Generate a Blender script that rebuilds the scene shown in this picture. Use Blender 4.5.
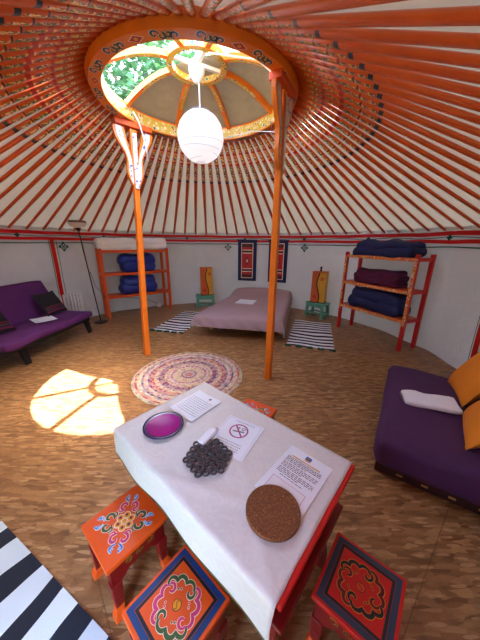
import bpy, bmesh, math, random
from math import sin, cos, pi, radians, atan2, hypot, sqrt
from mathutils import Vector, Matrix, noise

for o in list(bpy.data.objects):
    bpy.data.objects.remove(o, do_unlink=True)
SC = bpy.context.scene
COL = SC.collection
random.seed(7)

# ------------------------------------------------------------------ camera
F_PX, PITCH, ROLL = 249.04, 0.3, 0.00962
cam_d = bpy.data.cameras.new('camera')
cam_d.sensor_fit = 'VERTICAL'; cam_d.sensor_height = 36.0; cam_d.sensor_width = 27.0
cam_d.lens = 36.0 * F_PX / 640.0
cam_d.clip_start = 0.02; cam_d.clip_end = 300
cam = bpy.data.objects.new('camera', cam_d); COL.objects.link(cam)
fw = Vector((0, cos(PITCH), -sin(PITCH))); up0 = Vector((0, sin(PITCH), cos(PITCH))); rt0 = Vector((1, 0, 0))
rt = rt0 * cos(ROLL) + up0 * sin(ROLL); up = -rt0 * sin(ROLL) + up0 * cos(ROLL)
m = Matrix((rt, up, -fw)).transposed().to_4x4()
m.translation = Vector((0, 0, 1.55))
cam.matrix_world = m
SC.camera = cam

# ------------------------------------------------------------------ world, sun, exposure
SC.view_settings.view_transform = 'Standard'; SC.view_settings.look = 'None'
SC.view_settings.gamma = 1.0; SC.view_settings.use_curve_mapping = False
SC.view_settings.exposure = 1.6
SUNV = Vector((0.83, 0.61, 2.95)).normalized()
w = bpy.data.worlds.new('sky'); SC.world = w; w.use_nodes = True
nt = w.node_tree; nt.nodes.clear()
wo = nt.nodes.new('ShaderNodeOutputWorld'); bg = nt.nodes.new('ShaderNodeBackground')
sky = nt.nodes.new('ShaderNodeTexSky'); sky.sky_type = 'NISHITA'; sky.sun_disc = False
sky.sun_elevation = math.asin(SUNV.z); sky.sun_rotation = atan2(SUNV.x, SUNV.y)
sky.air_density = 1.0; sky.dust_density = 3.0
bg.inputs[1].default_value = 1.7
nt.links.new(sky.outputs[0], bg.inputs[0]); nt.links.new(bg.outputs[0], wo.inputs[0])
sd = bpy.data.lights.new('sun', 'SUN'); sd.energy = 17.0; sd.angle = radians(0.55); sd.color = (.93, .98, 1.0)
sun = bpy.data.objects.new('sun', sd); COL.objects.link(sun)
sun.rotation_euler = SUNV.to_track_quat('Z', 'Y').to_euler()
SC.cycles.max_bounces = 10; SC.cycles.diffuse_bounces = 6; SC.cycles.transmission_bounces = 8
SC.cycles.sample_clamp_indirect = 6.0

# ------------------------------------------------------------------ materials
def lin(c):
    return tuple(((x / 255) / 12.92 if x / 255 <= .04045 else ((x / 255 + .055) / 1.055) ** 2.4) for x in c[:3]) + (1,)

class NT:
    def __init__(s, name, rough=.6):
        s.m = bpy.data.materials.new(name); s.m.use_nodes = True
        s.t = s.m.node_tree; s.b = s.t.nodes['Principled BSDF']
        s.b.inputs['Roughness'].default_value = rough
        s.out = s.t.nodes['Material Output']
    def n(s, typ, **kw):
        nd = s.t.nodes.new(typ)
        for k, v in kw.items():
            if k.startswith('i_'):
                nd.inputs[int(k[2:])].default_value = v
            else: setattr(nd, k, v)
        return nd
    def l(s, a, b): s.t.links.new(a, b)
    def coord(s, kind='Object'): return s.n('ShaderNodeTexCoord').outputs[kind]
    def math(s, op, a, b=None):
        nd = s.n('ShaderNodeMath', operation=op)
        for i, v in enumerate((a, b)):
            if v is None: continue
            if isinstance(v, (int, float)): nd.inputs[i].default_value = v
            else: s.l(v, nd.inputs[i])
        return nd.outputs[0]
    def mix(s, fac, a, b, mode='MIX'):
        nd = s.n('ShaderNodeMix', data_type='RGBA', blend_type=mode)
        for i, v in ((0, fac), (6, a), (7, b)):
            if isinstance(v, (int, float)): nd.inputs[i].default_value = v
            elif isinstance(v, tuple): nd.inputs[i].default_value = v
            else: s.l(v, nd.inputs[i])
        return nd.outputs[2]
    def ramp(s, fac, stops, const=False):
        nd = s.n('ShaderNodeValToRGB'); cr = nd.color_ramp
        if const: cr.interpolation = 'CONSTANT'
        while len(cr.elements) < len(stops): cr.elements.new(.5)
        for e, (p, c) in zip(cr.elements, stops): e.position = p; e.color = c
        s.l(fac, nd.inputs[0]); return nd.outputs[0]
    def noise(s, scale, vec=None, detail=3, rough=.5):
        nd = s.n('ShaderNodeTexNoise'); nd.inputs['Scale'].default_value = scale
        nd.inputs['Detail'].default_value = detail; nd.inputs['Roughness'].default_value = rough
        s.l(vec if vec is not None else s.coord(), nd.inputs['Vector']); return nd.outputs[0]
    def bump(s, h, strength=.3, dist=.01):
        nd = s.n('ShaderNodeBump'); nd.inputs['Strength'].default_value = strength
        nd.inputs['Distance'].default_value = dist
        s.l(h, nd.inputs['Height']); s.l(nd.outputs[0], s.b.inputs['Normal'])
    def base(s, c):
        if isinstance(c, tuple): s.b.inputs['Base Color'].default_value = c
        else: s.l(c, s.b.inputs['Base Color'])

def plain(name, rgb, rough=.6, var=.12, scale=12, bump=0, bscale=60, metal=0, spec=None):
    k = NT(name, rough); c = lin(rgb)
    n_ = k.noise(scale)
    d = tuple(x * (1 - var) for x in c[:3]) + (1,); e = tuple(min(1, x * (1 + var)) for x in c[:3]) + (1,)
    k.base(k.mix(n_, d, e)); k.b.inputs['Metallic'].default_value = metal
    if spec is not None: k.b.inputs['Specular IOR Level'].default_value = spec
    if bump: k.bump(k.noise(bscale), bump)
    return k.m

M = {}
M['orange'] = plain('orange_paint', (220, 84, 20), .38, .15, 8, .1, 30)
M['pole'] = plain('orange_pole_paint', (230, 120, 24), .35, .15, 8, .1, 30)
M['red'] = plain('red_paint', (196, 22, 18), .4, .12, 8, .08, 30)
M['darkred'] = plain('dark_red_paint', (120, 12, 14), .35, .15, 8)
M['bandred'] = plain('red_cloth', (205, 20, 22), .85, .08, 20, .2, 120)
M['bandgreen'] = plain('green_cord', (12, 78, 62), .8)
M['white_paint'] = plain('white_line', (235, 225, 205), .6, .05)
M['black'] = plain('black_metal', (18, 18, 20), .4, .1)
M['blackfab'] = plain('black_fabric', (20, 20, 26), .9, .3, 40, .3, 200)
M['navy'] = plain('navy_fabric', (22, 32, 82), .75, .25, 10, .4, 25)
M['bluebag'] = plain('blue_nylon', (24, 48, 140), .4, .25, 10, .5, 18)
M['plum'] = plain('plum_fleece', (84, 16, 58), .9, .2, 15, .4, 60)
M['purple'] = plain('purple_cover', (88, 32, 96), .9, .18, 5, .3, 90)
M['purple2'] = plain('dark_purple_velour', (74, 36, 80), .85, .2, 5, .3, 90)
M['mustard'] = plain('mustard_fabric', (226, 130, 22), .85, .1, 10, .3, 60)
M['mauve'] = plain('mauve_cover', (170, 144, 150), .9, .08, 4, .35, 12)
M['duvet'] = plain('white_duvet', (245, 246, 250), .85, .05, 6, .4, 14)
M['mint'] = plain('mint_paint', (96, 168, 146), .5, .12)
M['brass'] = plain('pale_pine_wood', (196, 150, 90), .5, .12)
M['paper'] = plain('white_paper', (232, 240, 252), .6, .03)
M['print'] = plain('grey_print', (96, 100, 112), .7, .1)
M['print2'] = plain('pale_blue_print', (140, 160, 190), .7, .1)
M['gold'] = plain('yellow_print', (214, 170, 30), .6)
M['ringpink'] = plain('magenta_print', (170, 80, 140), .6)
M['plugwhite'] = plain('white_plastic', (228, 226, 222), .4, .04)
M['rope'] = plain('white_rope', (236, 234, 232), .8, .05, 40, .5, 300)
M['darkwood'] = plain('dark_maroon_wood', (52, 22, 24), .5, .2)
M['cork'] = None
for nm, c in dict(o_red=(190, 20, 30), o_pink=(200, 50, 110), o_green=(56, 84, 40), o_blue=(50, 110, 190), o_ltblue=(110, 175, 225),
                  o_yellow=(225, 150, 30), o_white=(238, 226, 200), o_black=(24, 26, 34), o_plum=(110, 20, 60), o_navy=(22, 60, 110), o_orange=(206, 70, 22),
                  o_maroon=(96, 14, 26), o_olive=(92, 84, 40), o_grey=(48, 60, 82)).items():
    M[nm] = plain('ornament_' + nm[2:], c, .4, .08, 30)

def mk_fabric_canvas(name, rgb, transl=.25, scale=1.5, var=.1, bstr=.35):
    k = NT(name, .95); c = lin(rgb)
    n_ = k.noise(scale, detail=5, rough=.6)
    k.base(k.mix(n_, tuple(x * (1 - var * 1.6) for x in c[:3]) + (1,), tuple(min(1, x * (1 + var)) for x in c[:3]) + (1,)))
    k.b.inputs['Specular IOR Level'].default_value = .1
    h = k.math('ADD', k.noise(5, detail=4), k.math('MULTIPLY', k.noise(160), .12))
    k.bump(h, bstr, .05)
    if transl:
        tr = k.n('ShaderNodeBsdfTranslucent'); tr.inputs[0].default_value = (c[0], c[1] * .95, c[2] * .9, 1)
        mx = k.n('ShaderNodeMixShader'); mx.inputs[0].default_value = transl
        k.l(k.b.outputs[0], mx.inputs[1]); k.l(tr.outputs[0], mx.inputs[2]); k.l(mx.outputs[0], k.out.inputs[0])
    return k.m
M['canvas'] = mk_fabric_canvas('cream_roof_canvas', (204, 198, 182), .012)
M['wallcloth'] = mk_fabric_canvas('cream_wall_cloth', (202, 202, 206), .006, 2.2, .06, .6)
M['felt'] = mk_fabric_canvas('grey_brown_felt', (158, 146, 122), .006, 7, .22)
M['flap'] = mk_fabric_canvas('white_flap_canvas', (235, 225, 200), .12)
M['shade'] = mk_fabric_canvas('white_rice_paper', (245, 243, 240), .65, 4, .02, .1)
_b = M['shade'].node_tree.nodes['Principled BSDF']; _b.inputs['Emission Color'].default_value = (.9, .92, 1, 1); _b.inputs['Emission Strength'].default_value = .14

def mk_osb():
    k = NT('osb_board', .42)
    co = k.coord()
    # three layers of long chips lying in different directions
    def layer(rot, seed):
        mp = k.n('ShaderNodeMapping'); k.l(co, mp.inputs[0])
        mp.inputs['Rotation'].default_value = (0, 0, rot); mp.inputs['Scale'].default_value = (10, 52, 1)
        mp.inputs['Location'].default_value = (seed, seed * 2, 0)
        nz = k.n('ShaderNodeTexNoise'); nz.inputs['Scale'].default_value = .8; k.l(mp.outputs[0], nz.inputs[0])
        ad = k.n('ShaderNodeVectorMath', operation='MULTIPLY_ADD'); ad.inputs[1].default_value = (.45, .45, 0)
        k.l(nz.outputs[1], ad.inputs[0]); k.l(mp.outputs[0], ad.inputs[2])
        vo = k.n('ShaderNodeTexVoronoi'); vo.voronoi_dimensions = '2D'; vo.inputs['Scale'].default_value = 1
        k.l(ad.outputs[0], vo.inputs['Vector'])
        sp = k.n('ShaderNodeSeparateColor'); k.l(vo.outputs['Color'], sp.inputs[0])
        sl = k.math('MULTIPLY', k.math('GREATER_THAN', sp.outputs[2], .93), k.math('LESS_THAN', vo.outputs['Distance'], .38))
        return sp.outputs[0], sp.outputs[1], sl
    a, am, s1 = layer(.25, 0); b, bm, s2 = layer(1.45, 9); c_, cm, s3 = layer(-.6, 21)
    v = k.mix(k.math('GREATER_THAN', am, .5), a, b)
    v = k.mix(k.math('GREATER_THAN', bm, .62), v, c_)
    col = k.ramp(v, [(0, lin((118, 80, 44))), (.3, lin((146, 104, 60))), (.7, lin((164, 120, 74))), (1, lin((188, 144, 94)))])
    col = k.mix(k.math('MULTIPLY', k.math('MAXIMUM', k.math('MAXIMUM', s1, s2), s3), .6), col, lin((212, 172, 124)))
    big = k.noise(1.3, detail=4)
    col = k.mix(k.math('MULTIPLY', k.math('SUBTRACT', big, .38), .9), col, lin((120, 78, 54)))
    fine = k.noise(90)
    fine2 = k.noise(14, detail=5, rough=.7)
    col = k.mix(k.math('MULTIPLY', fine, .3), col, lin((100, 62, 34)))
    col = k.mix(k.math('MULTIPLY', k.math('MAXIMUM', k.math('SUBTRACT', fine2, .5), 0.0), 2.2), col, lin((84, 54, 32)))
    # board seams
    mp = k.n('ShaderNodeMapping'); mp.inputs['Rotation'].default_value = (0, 0, radians(-41)); k.l(co, mp.inputs[0])
    br = k.n('ShaderNodeTexBrick'); br.inputs['Scale'].default_value = 1; br.inputs['Brick Width'].default_value = 1.9
    br.inputs['Row Height'].default_value = .67; br.inputs['Mortar Size'].default_value = .0022; br.inputs['Mortar Smooth'].default_value = 0
    k.l(mp.outputs[0], br.inputs[0])
    col = k.mix(k.math('MULTIPLY', br.outputs['Fac'], .55), col, lin((80, 50, 34)))
    k.base(col); k.bump(v, .12, .004)
    return k.m
M['osb'] = mk_osb()

def mk_pattern(name, bgc, scale, cols, space=None, thr=.09, rough=.4, squash=(1, 1, 1)):
    """small painted motifs: cells of changing colour with pale outlines"""
    k = NT(name, rough); mp = k.n('ShaderNodeMapping'); mp.inputs['Scale'].default_value = squash
    k.l(k.coord(), mp.inputs[0])
    vo = k.n('ShaderNodeTexVoronoi'); vo.inputs['Scale'].default_value = scale; k.l(mp.outputs[0], vo.inputs['Vector'])
    ed = k.n('ShaderNodeTexVoronoi', feature='DISTANCE_TO_EDGE'); ed.inputs['Scale'].default_value = scale; k.l(mp.outputs[0], ed.inputs['Vector'])
    sp = k.n('ShaderNodeSeparateColor'); k.l(vo.outputs['Color'], sp.inputs[0])
    n_ = len(cols)
    col = k.ramp(sp.outputs[0], [(i / n_, lin(c)) for i, c in enumerate(cols)], True)
    ring = k.math('GREATER_THAN', vo.outputs['Distance'], .34)
    col = k.mix(ring, col, lin((232, 214, 170)))
    col = k.mix(k.math('GREATER_THAN', vo.outputs['Distance'], .46), col, lin(bgc))
    k.base(col); return k.m
PC = [(40, 70, 120), (200, 40, 30), (230, 170, 50), (60, 110, 60), (235, 225, 200), (190, 60, 40)]
M['motif_shelf'] = mk_pattern('painted_shelf_border', (226, 120, 30), 27, PC)
M['motif_ring'] = mk_pattern('painted_ring_border', (206, 168, 60), 22, [(40, 80, 110), (200, 170, 60), (60, 120, 90), (190, 70, 40), (225, 215, 180), (210, 150, 40)])
M['frost'] = mk_fabric_canvas('frosted_glass', (245, 244, 240), .6, 4, .02, .0)
M['motif_bracket'] = mk_pattern('painted_bracket_motif', (210, 206, 200), 24, [(40, 80, 170), (230, 232, 240), (215, 120, 60), (90, 140, 200), (236, 236, 240)])

def mk_pole_painted():
    k = NT('painted_roof_pole', .35); co = k.coord()
    sp = k.n('ShaderNodeSeparateXYZ'); k.l(co, sp.inputs[0]); X, Y, Z = sp.outputs
    base = k.mix(k.noise(6), lin((198, 72, 18)), lin((220, 100, 30)))
    mp = k.n('ShaderNodeMapping'); mp.inputs['Scale'].default_value = (1, 1.3, 1.3); k.l(co, mp.inputs[0])
    vo = k.n('ShaderNodeTexVoronoi'); vo.inputs['Scale'].default_value = 60; k.l(mp.outputs[0], vo.inputs['Vector'])
    s2 = k.n('ShaderNodeSeparateColor'); k.l(vo.outputs['Color'], s2.inputs[0])
    pat = k.ramp(s2.outputs[0], [(0, lin((80, 110, 60))), (.16, lin((236, 190, 90))), (.40, lin((210, 80, 24))), (.54, lin((70, 90, 110))), (.68, lin((240, 220, 170))), (.86, lin((226, 130, 50)))], True)
    def band(a, b): return k.math('MULTIPLY', k.math('GREATER_THAN', X, a), k.math('LESS_THAN', X, b))
    under = k.math('LESS_THAN', Z, -.001)
    m0 = k.math('ADD', k.math('ADD', band(1.755, 1.90), band(1.925, 2.08)), k.math('ADD', band(2.12, 2.28), band(2.31, 2.46)))
    m1 = k.math('MULTIPLY', m0, k.math('LESS_THAN', k.math('ABSOLUTE', Y), .021))
    col = k.mix(k.math('MULTIPLY', m1, under), base, pat)
    reds = k.math('ADD', band(2.08, 2.12), band(2.28, 2.31))
    col = k.mix(k.math('MULTIPLY', reds, .9), col, lin((176, 22, 16)))
    tip = k.math('MULTIPLY', k.math('ADD', band(1.70, 1.74), band(1.902, 1.915)), under)
    col = k.mix(tip, col, lin((22, 40, 60)))
    k.base(col); return k.m
M['rpole'] = mk_pole_painted()

def mk_zebra(name, dark, light, scale, dist=6.5, ds=.55):
    k = NT(name, .9)
    wv = k.n('ShaderNodeTexWave', wave_type='BANDS', bands_direction='Y'); wv.inputs['Scale'].default_value = scale
    wv.inputs['Distortion'].default_value = dist; wv.inputs['Detail'].default_value = 1.2; wv.inputs['Detail Scale'].default_value = ds
    k.l(k.coord(), wv.inputs[0])
    k.base(k.ramp(wv.outputs[1], [(0, lin(dark)), (.47, lin(light))], True)); k.bump(k.noise(220), .4, .004); return k.m
M['zebra'] = mk_zebra('zebra_weave', (28, 30, 44), (226, 228, 232), 2.2)
M['zebra_big'] = mk_zebra('zebra_weave_large', (26, 32, 44), (205, 218, 222), 1.5, 3.5, 1.3)

def mk_braid():
    k = NT('braided_rag', .95); sp = k.n('ShaderNodeSeparateXYZ'); k.l(k.coord(), sp.inputs[0]); X, Y, Z = sp.outputs
    r = k.math('SQRT', k.math('ADD', k.math('MULTIPLY', X, X), k.math('MULTIPLY', Y, Y)))
    ring = k.math('FLOOR', k.math('MULTIPLY', r, 42))
    an = k.math('FLOOR', k.math('MULTIPLY', k.math('ARCTAN2', Y, X), 15))
    def wn(a, b):
        cb = k.n('ShaderNodeCombineXYZ'); k.l(a, cb.inputs[0])
        if b is not None: k.l(b, cb.inputs[1])
        n_ = k.n('ShaderNodeTexWhiteNoise', noise_dimensions='3D'); k.l(cb.outputs[0], n_.inputs[0]); return n_.outputs[0]
    ring2 = k.math('FLOOR', k.math('MULTIPLY', r, 14))
    stops = [(0, lin((186, 170, 158))), (.18, lin((196, 150, 150))), (.32, lin((116, 54, 110))), (.44, lin((206, 180, 130))), (.56, lin((176, 84, 92))), (.68, lin((192, 184, 180))), (.8, lin((84, 78, 110))), (.9, lin((160, 170, 130)))]
    a = k.ramp(wn(ring, an), stops, True); b = k.ramp(wn(ring, None), stops, True)
    col = k.mix(.5, a, b)
    k.base(col); k.bump(k.math('ADD', k.math('SINE', k.math('MULTIPLY', r, 42 * 2 * pi)), k.noise(150)), .5, .006); return k.m
M['braid'] = mk_braid()

def mk_cork():
    k = NT('cork', .85)
    v = k.n('ShaderNodeTexVoronoi'); v.inputs['Scale'].default_value = 320; k.l(k.coord(), v.inputs[0])
    sp = k.n('ShaderNodeSeparateColor'); k.l(v.outputs['Color'], sp.inputs[0])
    k.base(k.ramp(sp.outputs[0], [(0, lin((88, 52, 28))), (.3, lin((112, 70, 38))), (.9, lin((126, 80, 44))), (1, lin((176, 122, 70)))]))
    k.bump(sp.outputs[0], .3, .003); return k.m
M['cork'] = mk_cork()

def mk_cloth():
    k = NT('white_damask_cloth', .55)
    n1 = k.n('ShaderNodeTexWave', wave_type='RINGS'); n1.inputs['Scale'].default_value = 12; n1.inputs['Distortion'].default_value = 14
    n1.inputs['Detail Scale'].default_value = 1.4; k.l(k.coord(), n1.inputs[0])
    leaf = k.math('GREATER_THAN', n1.outputs[1], .62)
    k.base(k.mix(leaf, lin((211, 211, 211)), lin((215, 215, 215))))
    k.bump(k.math('ADD', k.math('MULTIPLY', leaf, .05), k.noise(5, detail=3)), .35, .02)
    k.b.inputs['Sheen Weight'].default_value = .15
    return k.m
M['cloth'] = mk_cloth()

def mk_glossy(name, rgb, rough=.12, coat=0):
    k = NT(name, rough); k.base(k.mix(k.noise(9), lin(tuple(x * .75 for x in rgb)), lin(rgb)))
    k.b.inputs['Coat Weight'].default_value = coat; return k.m
M['magenta'] = mk_glossy('magenta_glaze', (176, 8, 146), .3, 0)
M['magenta'].node_tree.nodes['Principled BSDF'].inputs['Specular IOR Level'].default_value = .2
M['violet'] = mk_glossy('dark_violet_glaze', (46, 14, 84), .25, .3)
M['bead'] = mk_glossy('dark_grey_ceramic', (58, 50, 62), .3)
M['grass'] = plain('grass', (96, 120, 60), .95, .4, 3)
M['bark'] = plain('bark', (96, 78, 60), .9, .3, 6)
def mk_leaf():
    k = NT('leaf', .6); c = k.mix(k.noise(1.3), lin((20, 52, 30)), lin((70, 110, 66))); k.base(c)
    tr = k.n('ShaderNodeBsdfTranslucent'); k.l(c, tr.inputs[0]); mx = k.n('ShaderNodeMixShader'); mx.inputs[0].default_value = .3
    k.l(k.b.outputs[0], mx.inputs[1]); k.l(tr.outputs[0], mx.inputs[2]); k.l(mx.outputs[0], k.out.inputs[0]); return k.m
M['leaf'] = mk_leaf()
def mk_lampbox(c1, c2):
    return plain('lamp_parchment', c1, .6, .2, 14)
M['lb_orange'] = plain('orange_parchment', (206, 92, 30), .5, .2, 14)
M['lb_yellow'] = plain('yellow_parchment', (214, 156, 36), .5, .2, 14)
M['roof_tint'] = plain('roof_brown_rim', (110, 74, 50), .3, .1)  # brown of the roof showing through clear glass, put into the rim colour

# ------------------------------------------------------------------ mesh helpers
class MB:
    def __init__(s): s.v = []; s.f = []; s.mi = []; s.cur = 0
    def add(s, vs, fs, mi=None):
        o = len(s.v); s.v += [Vector(p) for p in vs]; s.f += [tuple(i + o for i in f) for f in fs]
        s.mi += [s.cur if mi is None else mi] * len(fs); return s
    def hexa(s, p, mi=None):   # p: 4 bottom, 4 top
        return s.add(p, [(3, 2, 1, 0), (4, 5, 6, 7), (0, 1, 5, 4), (1, 2, 6, 5), (2, 3, 7, 6), (3, 0, 4, 7)], mi)
    def box(s, c, d, R=None, mi=None):
        x, y, z = d[0] / 2, d[1] / 2, d[2] / 2
        p = [Vector(q) for q in ((-x, -y, -z), (x, -y, -z), (x, y, -z), (-x, y, -z), (-x, -y, z), (x, -y, z), (x, y, z), (-x, y, z))]
        if R is not None: p = [R @ q for q in p]
        return s.hexa([q + Vector(c) for q in p], mi)
    def bar(s, a, b, w, h, up=(0, 0, 1), w2=None, h2=None, mi=None):
        a = Vector(a); b = Vector(b); d = (b - a).normalized(); u = Vector(up)
        r = d.cross(u).normalized(); u = r.cross(d).normalized()
        w2 = w2 or w; h2 = h2 or h
        q = lambda c, ww, hh: [c - r * ww / 2 - u * hh / 2, c + r * ww / 2 - u * hh / 2, c + r * ww / 2 + u * hh / 2, c - r * ww / 2 + u * hh / 2]
        return s.hexa(q(a, w, h) + q(b, w2, h2), mi)
    def tube(s, pts, r, n=8, mi=None, caps=True):
        pts = [Vector(p) for p in pts]; rs = r if isinstance(r, (list, tuple)) else [r] * len(pts)
        vs = []; fs = []; prev = None
        for i, p in enumerate(pts):
            d = (pts[min(i + 1, len(pts) - 1)] - pts[max(i - 1, 0)]).normalized()
            if prev is None:
                u = Vector((0, 0, 1)) if abs(d.z) < .9 else Vector((1, 0, 0)); a = d.cross(u).normalized()
            else: a = (prev - d * prev.dot(d)).normalized()
            prev = a; b = d.cross(a)
            vs += [p + (a * cos(2 * pi * j / n) + b * sin(2 * pi * j / n)) * rs[i] for j in range(n)]
        for i in range(len(pts) - 1):
            for j in range(n):
                fs.append((i * n + j, i * n + (j + 1) % n, (i + 1) * n + (j + 1) % n, (i + 1) * n + j))
        if caps: fs += [tuple(range(n))[::-1], tuple((len(pts) - 1) * n + j for j in range(n))]
        return s.add(vs, fs, mi)
    def lathe(s, prof, n=32, c=(0, 0, 0), mi=None, closed=False, a0=0, a1=2 * pi):
        full = abs(a1 - a0 - 2 * pi) < 1e-6; m_ = n if full else n + 1; k = len(prof); vs = []; fs = []
        for i in range(m_):
            a = a0 + (a1 - a0) * i / n
            vs += [(c[0] + r * cos(a), c[1] + r * sin(a), c[2] + z) for r, z in prof]
        for i in range(n):
            i2 = (i + 1) % m_
            for j in range(k if closed else k - 1):
                j2 = (j + 1) % k
                fs.append((i * k + j, i2 * k + j, i2 * k + j2, i * k + j2))
        return s.add(vs, fs, mi)
    def prism(s, poly, z0, z1, T=None, mi=None):
        n = len(poly); vs = [Vector((x, y, z0)) for x, y in poly] + [Vector((x, y, z1)) for x, y in poly]
        if T is not None: vs = [T @ v for v in vs]
        return s.add(vs, [tuple(range(n))[::-1], tuple(range(n, 2 * n))] + [(i, (i + 1) % n, n + (i + 1) % n, n + i) for i in range(n)], mi)
    def grid(s, fn, nu, nv, mi=None, closeu=False):
        vs = [fn(i / nu, j / nv) for i in range(nu + (0 if closeu else 1)) for j in range(nv + 1)]; m_ = nu if closeu else nu + 1; fs = []
        for i in range(nu):
            for j in range(nv):
                i2 = (i + 1) % m_
                fs.append((i * (nv + 1) + j, i2 * (nv + 1) + j, i2 * (nv + 1) + j + 1, i * (nv + 1) + j + 1))
        return s.add(vs, fs, mi)
    def soft(s, c, d, r, seg=10, amp=0, freq=3, fn=None, mi=None, seed=0, R=None):
        """rounded box with soft uneven surface"""
        hx, hy, hz = d[0] / 2, d[1] / 2, d[2] / 2; r = min(r, hx, hy, hz)
        bm = bmesh.new(); bmesh.ops.create_cube(bm, size=2)
        bmesh.ops.subdivide_edges(bm, edges=bm.edges[:], cuts=seg, use_grid_fill=True)
        vs = []
        for v in bm.verts:
            p = Vector((v.co.x * hx, v.co.y * hy, v.co.z * hz))
            q = Vector((max(-hx + r, min(hx - r, p.x)), max(-hy + r, min(hy - r, p.y)), max(-hz + r, min(hz - r, p.z))))
            dd = p - q
            if dd.length > 1e-6: p = q + dd.normalized() * r
            if fn: p = fn(p)
            if amp:
                nn = noise.noise_vector(Vector((p.x * freq + seed, p.y * freq, p.z * freq + seed * 2)))
                p = p + Vector((nn.x * .5, nn.y * .5, nn.z)) * amp
            if R is not None: p = R @ p
            vs.append(p + Vector(c))
        fs = [tuple(v.index for v in f.verts) for f in bm.faces]; bm.free()
        return s.add(vs, fs, mi)
    def build(s, name, mats, parent=None, smooth=False, bevel=0, sub=0, loc=None, auto=None):
        me = bpy.data.meshes.new(name); me.from_pydata([tuple(v) for v in s.v], [], s.f)
        if not isinstance(mats, (list, tuple)): mats = [mats]
        for m_ in mats: me.materials.append(m_ if not isinstance(m_, str) else M[m_])
        for p, i in zip(me.polygons, s.mi): p.material_index = i; p.use_smooth = smooth
        bm = bmesh.new(); bm.from_mesh(me); bmesh.ops.recalc_face_normals(bm, faces=bm.faces); bm.to_mesh(me); bm.free()
        me.update()
        o = bpy.data.objects.new(name, me); COL.objects.link(o)
        if parent is not None: o.parent = parent
        if loc: o.location = loc
        if bevel:
            b = o.modifiers.new('bevel', 'BEVEL'); b.width = bevel; b.segments = 2; b.limit_method = 'ANGLE'
        if sub: sb = o.modifiers.new('sub', 'SUBSURF'); sb.levels = sub; sb.render_levels = sub
        return o

def tag(o, label=None, cat=None, group=None, kind=None):
    if label: o['label'] = label
    if cat: o['category'] = cat
    if group: o['group'] = group
    if kind: o['kind'] = kind
    return o
def thing(name, label, cat, loc=(0, 0, 0), rz=0, group=None):
    o = bpy.data.objects.new(name, None); COL.objects.link(o); o.empty_display_size = .05
    o.location = loc; o.rotation_euler = (0, 0, rz); return tag(o, label, cat, group)
def struct(o): o['kind'] = 'structure'; return o
def copy_tree(o, parent=None):
    c = o.copy(); COL.objects.link(c); c.parent = parent
    for ch in [x for x in bpy.data.objects if x.parent == o and x != c]: copy_tree(ch, c)
    return c

# flat ribbons for painted scroll ornaments
def ribbon(mb, pts, w, z, mi, taper=True, T=None):
    n = len(pts); L = []; R_ = []
    for i, (x, y) in enumerate(pts):
        a = pts[max(i - 1, 0)]; b = pts[min(i + 1, n - 1)]; dx, dy = b[0] - a[0], b[1] - a[1]; l = hypot(dx, dy) or 1
        ww = w / 2 * ((.55 + .45 * sin(pi * min(1, (i + .6) / n))) if taper else 1)
        L.append((x - dy / l * ww, y + dx / l * ww, z)); R_.append((x + dy / l * ww, y - dx / l * ww, z))
    vs = [Vector(p) for p in L + R_]
    if T is not None: vs = [T @ v for v in vs]
    mb.add(vs, [(i, i + 1, n + i + 1, n + i) for i in range(n - 1)], mi)
def disc(mb, x, y, r, z, mi, n=14, T=None, sx=1, sy=1):
    vs = [Vector((x + r * sx * cos(2 * pi * i / n), y + r * sy * sin(2 * pi * i / n), z)) for i in range(n)]
    if T is not None: vs = [T @ v for v in vs]
    mb.add(vs, [tuple(range(n))], mi)
def outl(mb, pts, w, z, mi, o=.0035, white=0, T=None):
    ribbon(mb, pts, w + 2 * o, z, white, T=T); ribbon(mb, pts, w, z + .0006, mi, T=T)
def curl(x, y, ang, size, turn=1, turns=1.1, n=16):
    pts = []; cx, cy = x, y
    for i in range(n + 1):
        t = i / n; a = ang + turn * (t * turns * 2 * pi); r = size * (1 - .72 * t)
        pts.append((cx + r * cos(a), cy + r * sin(a)))
    return pts
def rotp(pts, a): return [(x * cos(a) - y * sin(a), x * sin(a) + y * cos(a)) for x, y in pts]

# ------------------------------------------------------------------ the round tent shell
CX, CY, RW, HW = -0.469, 3.244, 3.32, 1.74
RC0, RC1, HC = 0.927, 1.03, 2.95
def P(a, r, z=0): return Vector((CX + r * cos(radians(a)), CY + r * sin(radians(a)), z))

def floor_fn():
    b = MB(); b.lathe([(0.0001, 0), (RW + .06, 0), (RW + .06, -.05), (0.0001, -.05)], 96, (CX, CY, 0)); return b
struct(floor_fn().build('floor', 'osb'))
g = MB(); g.box((0, 0, -.11), (90, 90, .1)); struct(g.build('ground', 'grass'))

def wall_r(a, z):
    t = max(0, 1 - z / HW)
    r = RW + .012 * sin(radians(a) * 22) * (.3 + t) + .03 * noise.noise(Vector((a * .09, z * 1.3, 3))) * (t * .9 + .12)
    return r + .02 * t * t
DOOR0, DOOR1 = -96.0, -68.0
def wall_arc(name, a0, a1):
    b = MB(); n = int((a1 - a0) / .75)
    def fn(u, v):
        a = a0 + (a1 - a0) * u; z = 1.80 * v; return P(a, wall_r(a, min(z, HW)), z)
    b.grid(fn, n, 18); return struct(b.build(name, 'wallcloth', smooth=True))
wall_arc('wall_left', 130, 264); wall_arc('wall_back', 50, 130); wall_arc('wall_right', -68, 50)
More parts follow.
